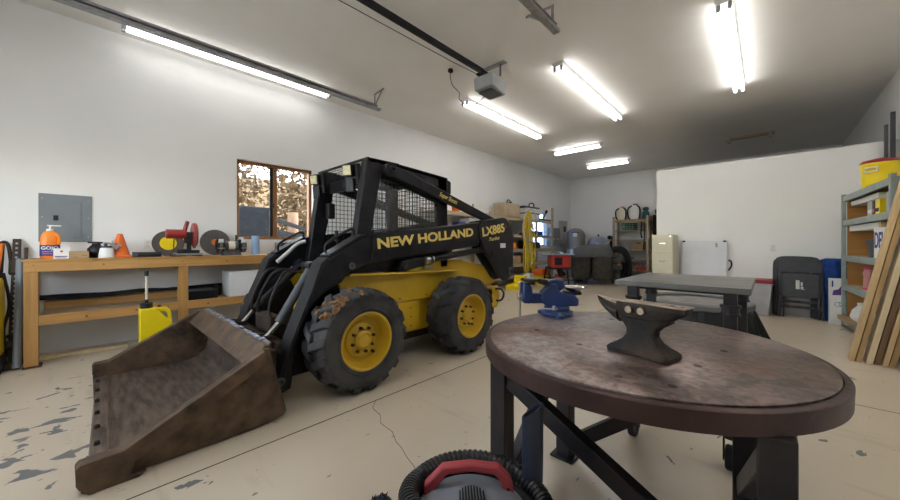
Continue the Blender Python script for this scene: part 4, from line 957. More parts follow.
# hand cleaner
t = thing('hand_cleaner_jug', 'orange pump bottle of hand cleaner with a dark blue label, standing on the bench', 'bottle', (-5.32, -.275, ZB))
def oval(cx_, cy_, ax_, by_, z, n=28, p=.7):
    o = []
    for i in range(n):
        a = 2*math.pi*i/n; c_, s_ = math.cos(a), math.sin(a)
        o.append((cx_ + ax_*abs(c_)**p*(1 if c_ > 0 else -1), cy_ + by_*abs(s_)**p*(1 if s_ > 0 else -1), z))
    return o
def loft(m, rings, cap=True):
    rs = [m.verts(r) for r in rings]; n = len(rs[0])
    for p, q in zip(rs, rs[1:]):
        for i in range(n): m.face([p[i], p[(i+1) % n], q[(i+1) % n], q[i]])
    if cap: m.face(rs[0][::-1]); m.face(rs[-1])
    return m
jx, jy = -5.32, -.275
loft(M(), [oval(jx, jy, .048, .062, ZB), oval(jx, jy, .052, .067, ZB+.01), oval(jx, jy, .052, .067, ZB+.155), oval(jx, jy, .051, .066, ZB+.20), oval(jx, jy, .045, .055, ZB+.245), oval(jx, jy, .035, .040, ZB+.272), oval(jx, jy, .024, .024, ZB+.280)]).build('jug_body', 'orange', t, bevel=.002)
M().tube(catmull([(jx+.035, jy+.035, ZB+.25), (jx+.048, jy+.055, ZB+.235), (jx+.052, jy+.062, ZB+.20), (jx+.045, jy+.062, ZB+.15)], 5), .013, 8).build('jug_handle', 'orange', t)
lb = M(); r0 = oval(jx, jy, .0535, .0685, ZB+.030); r1 = oval(jx, jy, .0535, .0685, ZB+.140); loft(lb, [r0, r1], cap=False); lb = lb.build('jug_label', 'bluelabel', t)
text('label_lettering', 'GOJO', .044, 'paper', lb, frame((0, 1, 0), (0, 0, 1), (jx+.0542, jy-.057, ZB+.095)), bold=.001)
M().box(jx+.0536, jx+.0542, jy-.05, jy+.04, ZB+.070, ZB+.075).box(jx+.0536, jx+.0542, jy-.05, jy+.045, ZB+.050, ZB+.054).build('label_rule', 'orange', lb)
pm = M().cyl((jx, jy, ZB+.275), (jx, jy, ZB+.305), .026, n=20).cyl((jx, jy, ZB+.30), (jx, jy, ZB+.335), .008, n=12).build('pump_cap', 'whiteplastic', t, bevel=.002)
M().bar((jx, jy-.02, ZB+.338), (jx, jy+.075, ZB+.336), .016, .011).build('pump_spout', 'whiteplastic', pm, bevel=.003)
t = thing('supply_box', 'small white carton with faint red and blue print beside the orange pump bottle', 'box', (-5.30, -.145, ZB))
M().box(-5.35, -5.25, -.205, -.09, ZB, ZB+.105).build('carton', 'whiteplastic', t, bevel=.002)
M().box(-5.2502, -5.2492, -.195, -.11, ZB+.018, ZB+.028).build('blue_print', 'ink', t); M().box(-5.2502, -5.2492, -.185, -.12, ZB+.007, ZB+.012).build('red_print', 'red', t)
M().cyl((-5.2502, -.15, ZB+.075), (-5.2492, -.15, ZB+.075), .010, n=16).build('round_print', 'red', t)
t = thing('cardboard_box', 'small flat brown cardboard box lying on the bench before the canister', 'box', (-5.28, .0, ZB))
M().box(-5.34, -5.22, -.07, .07, ZB, ZB+.075).build('carton', 'card', t, bevel=.002)
M().box(-5.2202, -5.2192, -.055, .0, ZB+.035, ZB+.060).build('printed_label', 'card', t); M().box(-5.2200, -5.2190, -.03, -.01, ZB+.012, ZB+.016).box(-5.2200, -5.2190, .02, .055, ZB+.03, ZB+.034).build('dark_print', 'inkb', t)
M().box(-5.285, -5.275, -.071, .071, ZB+.0745, ZB+.0757).build('lid_seam', 'inkb', t)
c = M().lathe([(.058, 0), (.066, .01), (.072, .06), (.070, .10), (.045, .13), (.035, .14), (.035, .155)], (-5.40, .115, ZB), n=28); c = c.build('dark_canister', 'tabledark'); tag(c, 'round dark grey canister standing behind the white-cupped spray gun', 'canister')
t = thing('paint_sprayer', 'handheld spray gun with a white cup and black grip on the bench', 'spray gun', (-5.25, .165, ZB))
M().lathe([(.070, 0), (.075, .004), (.068, .06), (.060, .105), (.050, .115)], (-5.25, .185, ZB), n=32).build('paint_cup', 'whiteplastic', t, bevel=.001)
M().lathe([(.046, .112), (.050, .118), (.046, .135)], (-5.25, .185, ZB), n=24).build('cup_lid', 'blackpl', t)
M().cyl((-5.25, .175, ZB+.13), (-5.25, .175, ZB+.165), .018, n=16).build('trigger_hub', 'blue', t)
M().bar((-5.25, .02, ZB+.176), (-5.25, .16, ZB+.172), .022, .020).build('grip', 'blackpl', t, bevel=.007)
M().bar((-5.25, .15, ZB+.172), (-5.25, .27, ZB+.160), .030, .024).bar((-5.25, .225, ZB+.165), (-5.25, .285, ZB+.10), .028, .045).build('gun_body', 'steel', t, bevel=.006)
M().cyl((-5.25, .28, ZB+.145), (-5.25, .315, ZB+.13), .018, .014, n=16).build('air_nozzle', 'steel', t, bevel=.002); M().cyl((-5.25, .235, ZB+.17), (-5.25, .235, ZB+.20), .012, n=12).build('adjuster_knob', 'steel', t, bevel=.002)
t = thing('traffic_cone', 'small orange traffic cone standing on the bench', 'cone', (-5.33, .255, ZB))
M().lathe([(.086, .028), (.082, .034), (.050, .16), (.024, .255), (.020, .265), (.0, .267)], (-5.33, .235, ZB), n=32).build('cone_body', 'cone', t)
M().box(-5.42, -5.24, .145, .325, ZB, ZB+.030).build('cone_base', 'cone', t, bevel=.008)
for nm_, dy_ in (('supply_box', -.045), ('cardboard_box', -.075), ('dark_canister', -.065), ('paint_sprayer', -.055)):
    bpy.data.objects[nm_].location.y += dy_
bpy.data.objects['paint_sprayer'].scale = (.9, .87, .95)
t = thing('torch_cylinder', 'black cylinder tool with an end cap lying lengthwise on the bench front', 'tool', (-5.2, .50, ZB))
M().cyl((-5.17, .345, ZB+.030), (-5.17, .575, ZB+.030), .028, n=24).build('tool_barrel', 'blackpl', t, bevel=.004)
M().cyl((-5.17, .325, ZB+.030), (-5.17, .37, ZB+.030), .030, n=24).build('end_cap', 'dgreypl', t, bevel=.003)
def disc(y, r, m, label, lab2):
    t = thing('cutting_disc', label, 'abrasive disc', (XL+.10, y, ZB), 'abrasive discs leaning against the wall')
    tl = rotm(0, -9, 0)
    o = M(); o.T = Matrix.Translation((XL+.15, y, ZB)) @ tl
    o.lathe([(.014, -.003), (r, -.003), (r, .003), (.014, .003)], (0, 0, r+.001), (1, 0, 0), 56).build('disc_body', m, t)
    return t, tl
t, tl = disc(.68, .160, 'disc2', 'dark brown abrasive disc with a yellow label leaning behind the red saw', 1)
o = M(); o.T = Matrix.Translation((XL+.15, .68, ZB)) @ tl; o.lathe([(.016, .0032), (.085, .0032), (.085, .0042), (.016, .0042)], (0, 0, .161), (1, 0, 0), 40).build('disc_label', 'brightyellow', t)
t, tl = disc(1.18, .175, 'disc', 'grey abrasive disc leaning against the wall behind the bench grinder', 1)
o = M(); o.T = Matrix.Translation((XL+.15, 1.18, ZB)) @ tl; o.lathe([(.016, .0032), (.045, .0032), (.045, .0042), (.016, .0042)], (0, 0, .176), (1, 0, 0), 40).build('disc_label', 'orange', t)
# chop saw
t = thing('chop_saw', 'red abrasive chop saw with round blade guard on the bench', 'saw', (-5.28, .80, ZB))
M().box(-5.42, -5.10, .70, .96, ZB+.012, ZB+.038).build('saw_base', 'galv', t, bevel=.006)
for (x, y) in ((-5.14, .73), (-5.14, .93), (-5.38, .73), (-5.38, .93)): M().box(x-.02, x+.02, y-.03, y+.03, ZB, ZB+.014).build('base_foot', 'blackm', t, bevel=.003)
M().cyl((-5.26, .625, ZB+.272), (-5.26, .82, ZB+.272), .056, n=28).build('motor', 'sawred', t, bevel=.008)
M().lathe([(.0, 0), (.142, 0), (.148, .008), (.148, .034), (.14, .042), (.0, .042)], (-5.25, .88, ZB+.265), (0, 1, 0), 44).build('blade_guard', 'sawred', t, bevel=.003)
M().cyl((-5.25, .897, ZB+.245), (-5.25, .903, ZB+.245), .150, n=44).build('saw_blade', 'disc', t)
M().box(-5.29, -5.22, .80, .88, ZB+.16, ZB+.30).box(-5.30, -5.24, .83, .87, ZB+.03, ZB+.2).build('saw_arm', 'blackm', t, bevel=.008)
M().tube(catmull([(-5.26, .80, ZB+.29), (-5.25, .81, ZB+.34), (-5.25, .822, ZB+.39), (-5.24, .832, ZB+.43)], 5), .022, 10).build('saw_handle', 'sawred', t)
M().box(-5.20, -5.16, .72, .94, ZB+.038, ZB+.075).box(-5.34, -5.30, .74, .88, ZB+.038, ZB+.085).bar((-5.18, .77, ZB+.06), (-5.18, .84, ZB+.06), .06, .05).build('work_clamp', 'blackm', t, bevel=.004)
M().tube(catmull([(-5.24, .70, ZB+.21), (-5.18, .69, ZB+.15), (-5.14, .68, ZB+.06), (-5.12, .65, ZB+.01), (-5.14, .80, ZB+.008)], 5), .006, 6).build('power_cord', 'blackm', t)
# bench grinder
t = thing('bench_grinder', 'grey double-wheel bench grinder with a cream label on the bench', 'grinder', (-5.25, 1.30, ZB))
M().cyl((-5.25, 1.215, ZB+.125), (-5.25, 1.385, ZB+.125), .058, n=32).build('motor', 'dgreypl', t, bevel=.010)
o = M(); o.lathe([(.0588, -.038), (.0592, -.034), (.0592, .034), (.0588, .038)], (-5.25, 1.30, ZB+.125), (0, 1, 0), 32, cap=False); o.build('motor_label', 'cream', t)
M().prism([(-5.34, ZB), (-5.16, ZB), (-5.17, ZB+.035), (-5.20, ZB+.05), (-5.22, ZB+.08), (-5.28, ZB+.08), (-5.33, ZB+.04)], 'y', 1.20, 1.40).build('grinder_base', 'dgreypl', t, bevel=.006)
M().cyl((-5.165, 1.31, ZB+.032), (-5.150, 1.31, ZB+.034), .011, n=12).build('power_button', 'red', t)
for y0, y1 in ((1.135, 1.205), (1.395, 1.465)):
    gd = M().torus_lathe([(.03, 0), (.084, 0), (.088, .006), (.088, y1-y0-.006), (.084, y1-y0), (.03, y1-y0)], (-5.25, y0, ZB+.125), (0, 1, 0), 36).build('wheel_guard', 'blackm', t, bevel=.002)
    M().cyl((-5.235, y0+.018, ZB+.122), (-5.235, y1-.018, ZB+.122), .083, n=36).build('grinding_wheel', 'disc', gd)
    M().box(-5.17, -5.12, y0, y1, ZB+.09, ZB+.10).build('tool_rest', 'steel', gd, bevel=.002)
    M().box(-5.175, -5.165, y0+.005, y1-.01, ZB+.155, ZB+.215, rotm(0, 18, 0)).build('eye_shield', 'whiteplastic', gd, bevel=.002)
c = M().lathe([(.030, 0), (.033, .002), (.036, .05), (.030, .05), (.028, .006), (.0, .006)], (-5.48, 1.475, ZB+.205), n=20)
t = thing('parts_tin', 'small white tin perched on a rusty bracket at the window corner', 'tin', (XL+.05, 1.49, 1.21))
M().box(XL+.001, XL+.10, 1.44, 1.56, 1.215, 1.222).bar((XL+.004, 1.45, 1.15), (XL+.09, 1.45, 1.215), .012, .004).build('bracket', 'rustdark', t, bevel=.001)
M().lathe([(.030, 0), (.033, .002), (.034, .05), (.030, .05), (.028, .006), (.0, .006)], (XL+.055, 1.51, 1.222), n=20).build('tin_cup', 'whiteplastic', t); c.bm.free()
M().cyl((XL+.04, 1.45, 1.222), (XL+.04, 1.45, 1.30), .012, n=10).build('rusty_bolt', 'rust', t)
t = thing('shop_towel_roll', 'roll of light blue shop towels standing on end on the bench', 'towel roll', (-5.26, 1.60, ZB))
M().torus_lathe([(.024, 0), (.050, 0), (.050, .265), (.024, .265)], (-5.26, 1.60, ZB), (0, 0, 1), 36).build('towel_sheets', 'lightblue', t, bevel=.002)
M().torus_lathe([(.021, -.0), (.024, -.0), (.024, .267), (.021, .267)], (-5.26, 1.60, ZB), (0, 0, 1), 24).build('card_core', 'card', t)
p = M().bar((-5.24, 1.74, ZB+.008), (-5.22, 1.88, ZB+.010), .018, .012).bar((-5.24, 1.79, ZB+.012), (-5.20, 1.84, ZB+.030), .012, .010); tag(p.build('pliers', 'blackm', bevel=.003), 'black pliers lying on the bench right of the blue towel roll', 'pliers')
t = thing('tool_case', 'black toolbox with a brown lid strip on the bench under the window', 'toolbox', (-5.35, 2.05, ZB))
M().box(-5.45, -5.2, 1.92, 2.2, ZB, ZB+.15).build('case_body', 'blackpl', t, bevel=.01); M().box(-5.45, -5.2, 1.92, 2.2, ZB+.15, ZB+.17).build('case_lid', 'rust', t, bevel=.004)

# things on the lower shelf
ZS = .475
cb = M(); q = random.Random(5)
for k in range(7):
    cb.tube(catmull([(XL+.06+q.uniform(0, .05), -.40 + .28*j, .585 + .012*(k % 3) + q.uniform(-.006, .012)) for j in range(9)], 4), .010, 6)
o = cb.build('black_cable_bundle', 'blackm'); tag(o, 'bundle of black cable running along the wall behind the lower shelf', 'cable')
o = M().box(-5.35, -5.335, -.02, .35, ZS, ZS+.004).bar((-5.28, .0, ZS+.004), (-5.20, .40, ZS+.004), .05, .006); tag(o.build('saw_strip', 'steel'), 'thin bright metal strip lying on the lower bench shelf', 'metal strip')
t = thing('equipment_case', 'flat black case on the lower bench shelf left of the white chest', 'case', (-5.33, 1.0, ZS))
M().box(-5.46, -5.20, .82, 1.14, ZS, ZS+.10).build('case_body', 'blackpl', t, bevel=.008); M().box(-5.46, -5.20, .82, 1.14, ZS+.10, ZS+.112).build('case_lid', 'dgreypl', t, bevel=.003); M().box(-5.46, -5.38, 1.14, 1.21, ZS, ZS+.14).build('case_plug', 'blackm', t, bevel=.01)
t = thing('storage_chest', 'large scuffed white box on the lower bench shelf', 'box', (-5.28, 1.50, ZS))
M().box(-5.50, -5.10, 1.25, 1.74, ZS, ZS+.30).build('chest_body', 'whiteplastic', t, bevel=.006); M().box(-5.50, -5.10, 1.25, 1.74, ZS+.30, ZS+.335).build('chest_lid', 'whiteplastic', t, bevel=.004)
o = M().box(-5.42, -5.31, -.40, .30, 0, .035, rotm(0, 0, -3)); tag(o.build('floor_plank', 'studcream', bevel=.003), 'pale plank lying on the floor under the bench', 'plank')
# fuel jug
t = thing('fuel_jug', 'bright yellow fuel jug with a black cap and upright filler hose', 'fuel jug', (-4.66, .44, 0))
jx, jy = -4.66, .44
M().prism([(.30, .0), (.57, .0), (.585, .02), (.585, .375), (.53, .40), (.47, .465), (.44, .513), (.30, .513), (.285, .50), (.285, .02)], 'x', jx-.075, jx+.075).build('jug_body', 'brightyellow', t, bevel=.022, seg=3)
M().prism([(.42, .510), (.535, .503), (.570, .475), (.585, .42), (.585, .35), (.545, .35), (.545, .425), (.525, .462), (.42, .468)], 'x', jx-.035, jx+.035).build('jug_handle', 'brightyellow', t, bevel=.012, seg=3)
M().cyl((jx, .35, .512), (jx, .35, .56), .060, n=28).build('jug_cap', 'blackpl', t, bevel=.004)
hs = M().cyl((jx, .35, .56), (jx, .352, .86), .013, n=14).build('filler_hose', 'cream', t)
M().cyl((jx, .352, .84), (jx, .352, .895), .020, n=14).build('hose_tip', 'blackpl', hs, bevel=.004); M().cyl((jx, .35, .558), (jx, .35, .60), .018, n=14).build('hose_collar', 'blackpl', hs, bevel=.004)
M().cyl((jx, .47, .51), (jx, .47, .53), .018, n=16).build('vent_cap', 'blackpl', t, bevel=.003)

t.scale = (1, .85, 1); t.location.y = .477
# electrical panel and outlets
t = thing('electrical_panel', 'grey electrical breaker panel on the white wall above the bench', 'electrical panel', (XL+.01, -.18, 1.45))
M().box(XL, XL+.014, -.371, .017, 1.195, 1.712).build('panel_cover', 'panelgrey', t, bevel=.004)
dd_ = M().box(XL+.014, XL+.020, -.275, -.065, 1.255, 1.640).build('panel_door', 'panelgrey', t, bevel=.002)
M().box(XL+.020, XL+.027, -.268, -.232, 1.425, 1.480).build('door_latch', 'blackm', dd_, bevel=.002)
for (y, z) in ((-.345, 1.25), (-.345, 1.66), (-.01, 1.25), (-.01, 1.655), (-.345, 1.46), (-.01, 1.46)):
    M().cyl((XL+.014, y, z), (XL+.018, y, z), .006, n=12).build('cover_screw', 'steel', t)
def outlet(c, ax, label, r='x'):
    t = thing('wall_outlet', label, 'outlet', c)
    x, y, z = c
    def bx(a, b, d0, d1, nm, m, u0, u1):
        if r == 'x': return M().box(x+d0, x+d1, y+u0, y+u1, z+a, z+b).build(nm, m, t, bevel=.002)
        return M().box(x+u0, x+u1, y-d1, y-d0, z+a, z+b).build(nm, m, t, bevel=.002)
    bx(-.06, .06, 0, .006, 'cover_plate', 'whiteplastic', -.038, .038)
    for zz in (-.024, .024): bx(zz-.016, zz+.016, .006, .010, 'receptacle', 'cream', -.015, .015)
outlet((XL, .50, 1.165), 'x', 'white wall outlet between the orange cone and the dark disc')
outlet((.075, 7.90, 1.10), 'y', 'white outlet on the partition right of the white panel', 'y')
outlet((XL, 1.02, 1.175), 'x', 'white wall outlet behind the saw cord')

# long tools leaning in the corner left of the bench
t = thing('farm_jack', 'tall perforated steel farm jack leaning left of the bench', 'jack', (-5.45, -.50, 0))
P0, P1 = Vector((-5.18, -.500, .05)), Vector((-5.58, -.505, 1.22))
M().bar(P0, P1, .055, .020, (1, 0, 0)).build('jack_bar', 'rustdark', t, bevel=.003)
dv = (P1-P0)
for k in range(22):
    p = P0 + dv*(.12 + k*.04); M().cyl(p + Vector((.006, 0, 0)), p + Vector((.016, 0, .005)), .009, n=10).build('bar_hole', 'galv', t)
p = P0 + dv*.76; M().bar(p - dv*.06, p + dv*.05, .09, .06, (1, 0, 0)).build('jack_head', 'rustdark', t, bevel=.01)
p = P0 + dv*.14; M().bar(p - dv*.03, p + dv*.03, .08, .07, (1, 0, 0)).bar(p + dv*.05, p + dv*.08, .08, .06, (1, 0, 0)).build('lifting_runner', 'rustdark', t, bevel=.012)
M().box(-5.26, -5.10, -.56, -.44, 0, .06).build('jack_foot', 'rustdark', t, bevel=.01)
def lean(name, label, cat, p0, p1, r, m, g=None):
    o = M().tube([p0, ((p0[0]+p1[0])/2, (p0[1]+p1[1])/2, (p0[2]+p1[2])/2), p1], r, 12).build(name, m); tag(o, label, cat, g); return o
lean('steel_pipe', 'grey steel pipe leaning against the bench end', 'pipe', (-5.10, -.465, .012), (-5.40, -.470, 1.02), .028, 'panelgrey')
lean('pry_bar', 'rusty pry bar leaning behind the grey pipe at the bench end', 'pry bar', (-5.25, -.452, .008), (-5.60, -.447, 1.13), .014, 'rust')
lean('digging_bar', 'dark steel bar leaning in the corner left of the farm jack', 'bar', (-5.20, -.60, .010), (-5.585, -.60, 1.16), .018, 'rustdark')
t = thing('yard_rake', 'long-handled tool with an orange-brown handle leaning at the left edge', 'rake', (-5.3, -.66, 0))
M().tube([(-5.05, -.66, .05), (-5.56, -.60, 1.17)], .017, 12).build('tool_handle', 'orange', t)
M().tube(catmull([(-5.56, -.62, 1.17), (-5.57, -.58, 1.19), (-5.57, -.555, 1.13), (-5.56, -.54, .95)], 5), .014, 8).build('tool_hook', 'rustdark', t)
t = thing('yellow_container', 'bright yellow panel standing on the floor at the left edge', 'container', (-5.12, -.70, 0))
M().box(-5.28, -4.98, -.98, -.548, .15, .85).build('container_body', 'brightyellow', t, bevel=.02); M().box(-5.29, -4.97, -.99, -.538, 0, .15).build('container_foot', 'blackpl', t, bevel=.02)
c = M().tube(catmull([(-5.18, -.55, .9), (-5.24, -.52, .6), (-5.20, -.55, .35), (-5.25, -.53, .1)], 6), .012, 8); tag(c.build('black_strap', 'blackm'), 'black strap hanging down beside the yellow container', 'strap')
# ------------------------------------------------------------------ long shelving along the left wall
RX0, RX1, RY0, RY1 = XL+.02, -5.05, 5.0, 10.2
RK = thing('storage_rack', 'long wooden storage rack of open shelves along the left wall behind the loader', 'shelving', (-5.3, 7.6, 0))
SH = [.30, .62, 1.03, 1.44, 1.90]
for z in SH:
    b_ = M().box(RX0, RX1-.04, RY0, RY1, z-.018, z).build('shelf', 'shelfwood', RK)
    M().box(RX1-.04, RX1, RY0, RY1, z-.085, z).build('shelf_edge', 'shelfwood', b_, bevel=.003)
for y in (5.0, 6.8, 8.56, 10.12):
    M().box(RX1, RX1+.04, y, y+.09, 0, 2.0 if y != 10.12 else 2.32).build('post', 'shelfwood', RK, bevel=.003)
    M().box(RX0, RX0+.04, y, y+.09, 0, 1.99).build('rear_post', 'shelfwood', RK, bevel=.003)
def bx(name, label, cat, x0, x1, y0, y1, z0, z1, m, bev=.01, g=None, lid=None):
    if lid is None: return tag(M().box(x0, x1, y0, y1, z0, z1).build(name, m, bevel=bev), label, cat, g)
    t = thing(name, label, cat, ((x0+x1)/2, (y0+y1)/2, z0), g)
    zl = z1 - (z1-z0)*.12
    M().prism([(x0+.015, z0), (x1-.015, z0), (x1, zl), (x0, zl)], 'y', y0, y1).build('body', m, t, bevel=bev)
    M().box(x0-.006, x1+.006, y0-.006, y1+.006, zl, z1).build('lid', lid, t, bevel=bev*.6); return t
S5, S4, S3, S2, S1 = SH[4], SH[3], SH[2], SH[1], SH[0]
# top shelf
t = thing('storage_bin', 'big beige rounded plastic bin on the top left-wall shelf left of the yellow rope', 'bin', (-5.33, 7.9, S5))
M().box(-5.53, -5.10, 7.62, 8.36, S5, S5+.40).build('bin_body', 'beige', t, bevel=.05, seg=3); M().cyl((-5.33, 8.1, S5+.40), (-5.33, 8.1, S5+.45), .10, n=20).tube(catmull([(-5.33, 8.0, S5+.43), (-5.33, 8.1, S5+.52), (-5.33, 8.28, S5+.43)], 5), .018, 6).build('bin_cap', 'blackm', t)
t = thing('cooler', 'white cooler with a dark lid rail on the top shelf right of the yellow rope', 'cooler', (-5.3, 9.15, S5))
M().box(-5.52, -5.12, 8.75, 9.55, S5, S5+.34).build('cooler_body', 'whiteplastic', t, bevel=.03); M().box(-5.53, -5.11, 8.74, 9.56, S5+.17, S5+.20).build('seam', 'dgreypl', t)
M().box(-5.50, -5.16, 8.70, 9.60, S5+.345, S5+.40).build('lid', 'dgreypl', t, bevel=.02); M().tube(catmull([(-5.2, 9.0, S5+.40), (-5.2, 9.05, S5+.48), (-5.2, 9.25, S5+.50), (-5.2, 9.3, S5+.40)], 5), .02, 6).build('lid_handle', 'blackm', t)
t = thing('grease_gun', 'black hand tool with a raised lever at the end of the top left-wall shelf', 'tool', (-5.15, 9.9, S5))
M().bar((-5.14, 9.45, S5+.04), (-5.14, 10.42, S5+.02), .05, .05).build('tool_barrel', 'blackm', t, bevel=.01); M().bar((-5.14, 9.75, S5+.05), (-5.14, 9.98, S5+.28), .03, .03).cyl((-5.14, 9.96, S5+.26), (-5.14, 10.0, S5+.33), .04, n=12).build('lever', 'blackm', t)
t = thing('orange_bucket', 'red-orange bucket on the top shelf seen above the loader link', 'bucket', (-5.3, 5.72, S5))
M().lathe([(.085, 0), (.10, .17), (.108, .17), (.108, .19), (.095, .19)], (-5.25, 5.80, S5), n=24).build('bucket_body', 'cone', t); M().cyl((-5.25, 5.80, S5+.17), (-5.25, 5.80, S5+.27), .012, n=8).build('bucket_stick', 'blackm', t)
bx('motor_oil_jug', 'small orange-brown container at the right of the bucket on the top rack shelf', 'jug', -5.25, -5.12, 6.18, 6.32, S5, S5+.16, 'cordorange', .02)
tag(M().cyl((-5.2, 6.36, S5), (-5.2, 6.36, S5+.24), .025, n=12).build('spray_can', 'beige'), 'slim tan can standing right of the small orange container', 'can')
tag(M().tube([(-5.2, 6.45, S5+.02), (-5.1, 6.9, S5+.03), (-5.06, 7.5, S5-.0+.012)], .010, 6).build('thin_rod', 'galv'), 'thin grey rod lying along the top shelf before the beige bin', 'rod')
# things on the lower shelves
items = [('paint_can', 'blue plastic tub on the rack, in the gap above the loader beam', 'tub', -5.30, -5.10, 5.72, 5.98, S4+.0, S4+.24, 'bluelabel', None),
 ('storage_tote', 'white tote seen in the gap above the loader beam right of the blue tub', 'tote', -5.40, -5.10, 6.10, 6.52, S4, S4+.34, 'whiteplastic', 'whiteplastic'),
 ('parts_carton', 'orange carton on the rack right of the white tote', 'box', -5.40, -5.10, 6.55, 6.76, S4, S4+.30, 'cordorange', None),
 ('parts_bin', 'purple-red bin on the shelf before the small window', 'bin', -5.40, -5.12, 8.75, 9.35, S4, S4+.07, 'purple', None),
 ('blue_case', 'small bright blue case on the shelf end before the small window', 'case', -5.36, -5.10, 9.40, 9.66, S4, S4+.13, 'cloth', None),
 ('plastic_case', 'orange plastic item on the middle shelf left of the yellow rope', 'tool', -5.36, -5.10, 7.92, 8.16, S3, S3+.19, 'orange', None),
 ('black_tool_case', 'black tool case on the middle shelf right of the yellow rope', 'case', -5.40, -5.10, 8.72, 9.10, S3, S3+.24, 'blackpl', 'blackm'),
 ('dark_motor', 'dark motor lying on the middle shelf at its right end', 'motor', -5.40, -5.10, 9.16, 9.52, S3, S3+.20, 'tabledark', None),
 ('grey_bracket_box', 'grey box of brackets on the second shelf behind the rope', 'box', -5.40, -5.10, 8.72, 9.2, S2, S2+.24, 'panelgrey', None),
 ('brown_parts_box', 'brown box on the second shelf just left of the rope', 'box', -5.40, -5.10, 7.95, 8.4, S2, S2+.22, 'card', None)]
for (n_, l_, c_, x0, x1, y0, y1, z0, z1, m_, lid) in items: bx(n_, l_, c_, x0, x1, y0, y1, z0+.001, z1, m_, .015, None, lid)
# coiled orange cord hanging from the rack
t = thing('extension_cord', 'coiled orange extension cord hanging on the rack behind the cab', 'cord', (-5.0, 5.2, 1.4))
for k in range(5):
    M().tube(catmull([(RX1+.05+.012*k, 5.12+.02*k, 1.86), (RX1+.05+.012*k, 5.02+.03*k, 1.70), (RX1+.05, 5.00+.02*k, 1.42), (RX1+.06, 5.13, 1.30-.03*k), (RX1+.05, 5.26-.02*k, 1.44), (RX1+.05+.012*k, 5.24-.02*k, 1.70)], 5, True), .010, 6, True).build('cord_loop', 'cordorange', t)
# yellow rope and hoses on the tall post
t = thing('rope_coil', 'long bundle of yellow rope hanging down the rack post', 'rope', (-4.99, 8.6, .5))
q = random.Random(9)
for k in range(9):
    yo = 8.34 + .068*k + q.uniform(-.02, .02); xo = RX1+.055 + q.uniform(0, .03); zb = q.uniform(.42, .75)
    M().tube(catmull([(xo, 8.60, 2.10), (xo, yo-.05, 1.7), (xo, yo+q.uniform(-.03, .03), 1.25), (xo, yo-.02, .9), (xo, yo+.02, zb), (xo+.02, yo+.06, zb-.02), (xo+.02, yo+.08, .9), (xo+.02, yo+q.uniform(.02, .08), 1.4), (xo+.02, 8.66, 2.08)], 4), .0135, 6).build('rope_strand', 'rope', t)
t = thing('garden_hose', 'pale grey hose looped around the yellow rope on the rack post', 'hose', (-4.95, 8.6, 1.2))
M().tube(catmull([(-4.93, 8.62, 2.16), (-4.93, 8.30, 1.96), (-4.93, 8.24, 1.55), (-4.92, 8.36, 1.28), (-4.92, 8.66, 1.25), (-4.93, 8.96, 1.34), (-4.93, 8.98, 1.80), (-4.93, 8.84, 2.06)], 6, True), .018, 8, True).build('hose_loop', 'pvc', t)
M().tube(catmull([(-4.94, 8.5, 1.95), (-4.92, 8.62, 1.70), (-4.93, 8.82, 1.62), (-4.94, 8.95, 1.7)], 6), .014, 8).tube(catmull([(-4.94, 8.62, 1.6), (-4.92, 8.55, 1.1), (-4.93, 8.7, .7), (-4.94, 8.64, .55)], 6), .014, 8).build('hose_tail', 'pvc', t)
# below the rack / on the floor
bx('plastic_pail', 'white pail on the floor below the rack beside the vise', 'pail', -4.98, -4.72, 8.2, 8.46, 0, .36, 'whiteplastic', .03)
t = thing('yellow_storage_tote', 'yellow bin with an orange lid on the floor below the yellow rope', 'tote', (-4.85, 9.05, 0))
M().box(-5.0, -4.70, 8.85, 9.28, 0, .26).build('body', 'brightyellow', t, bevel=.02); M().box(-5.01, -4.69, 8.84, 9.29, .26, .44).build('lid', 'cone', t, bevel=.02)
t = thing('wheel_ramp', 'bright yellow ramp on the floor behind the loader tail', 'ramp', (-4.7, 7.75, 0))
M().prism([(7.35, 0), (7.86, 0), (7.86, .34), (7.78, .34), (7.70, .14), (7.35, .10)], 'x', -4.92, -4.6).build('ramp_body', 'brightyellow', t, bevel=.01)
bx('green_pail', 'dark green tub on the floor under the table saw stand', 'pail', -4.98, -4.78, 9.4, 9.64, 0, .26, 'green', .04)

# electrical boxes on the left wall by the far corner
t = thing('transfer_switch', 'tall light grey electrical box high on the wall near the far corner', 'electrical box', (XL, 12.15, 1.3))
M().box(XL, XL+.14, 11.9, 12.35, 1.25, 2.03).build('box_body', 'greypl', t, bevel=.01); M().box(XL+.14, XL+.146, 12.02, 12.2, 1.62, 1.82).build('meter_window', 'inkb', t, bevel=.004); M().cyl((XL+.06, 12.05, .3), (XL+.06, 12.05, 1.25), .025, n=12).cyl((XL+.06, 12.22, .3), (XL+.06, 12.22, 1.25), .02, n=12).build('conduit', 'galv', t)
t = thing('disconnect_box', 'mid grey electrical box left of the tall light grey one', 'electrical box', (XL, 11.3, 1.2))
M().box(XL+.002, XL+.13, 11.05, 11.75, 1.38, 1.74).build('box_body', 'panelgrey', t, bevel=.008); M().box(XL+.002, XL+.16, 11.05, 11.9, 1.10, 1.30).build('wire_gutter', 'panelgrey', t, bevel=.006); M().cyl((XL+.07, 11.5, 1.30), (XL+.07, 11.5, 1.38), .03, n=12).build('conduit', 'galv', t)
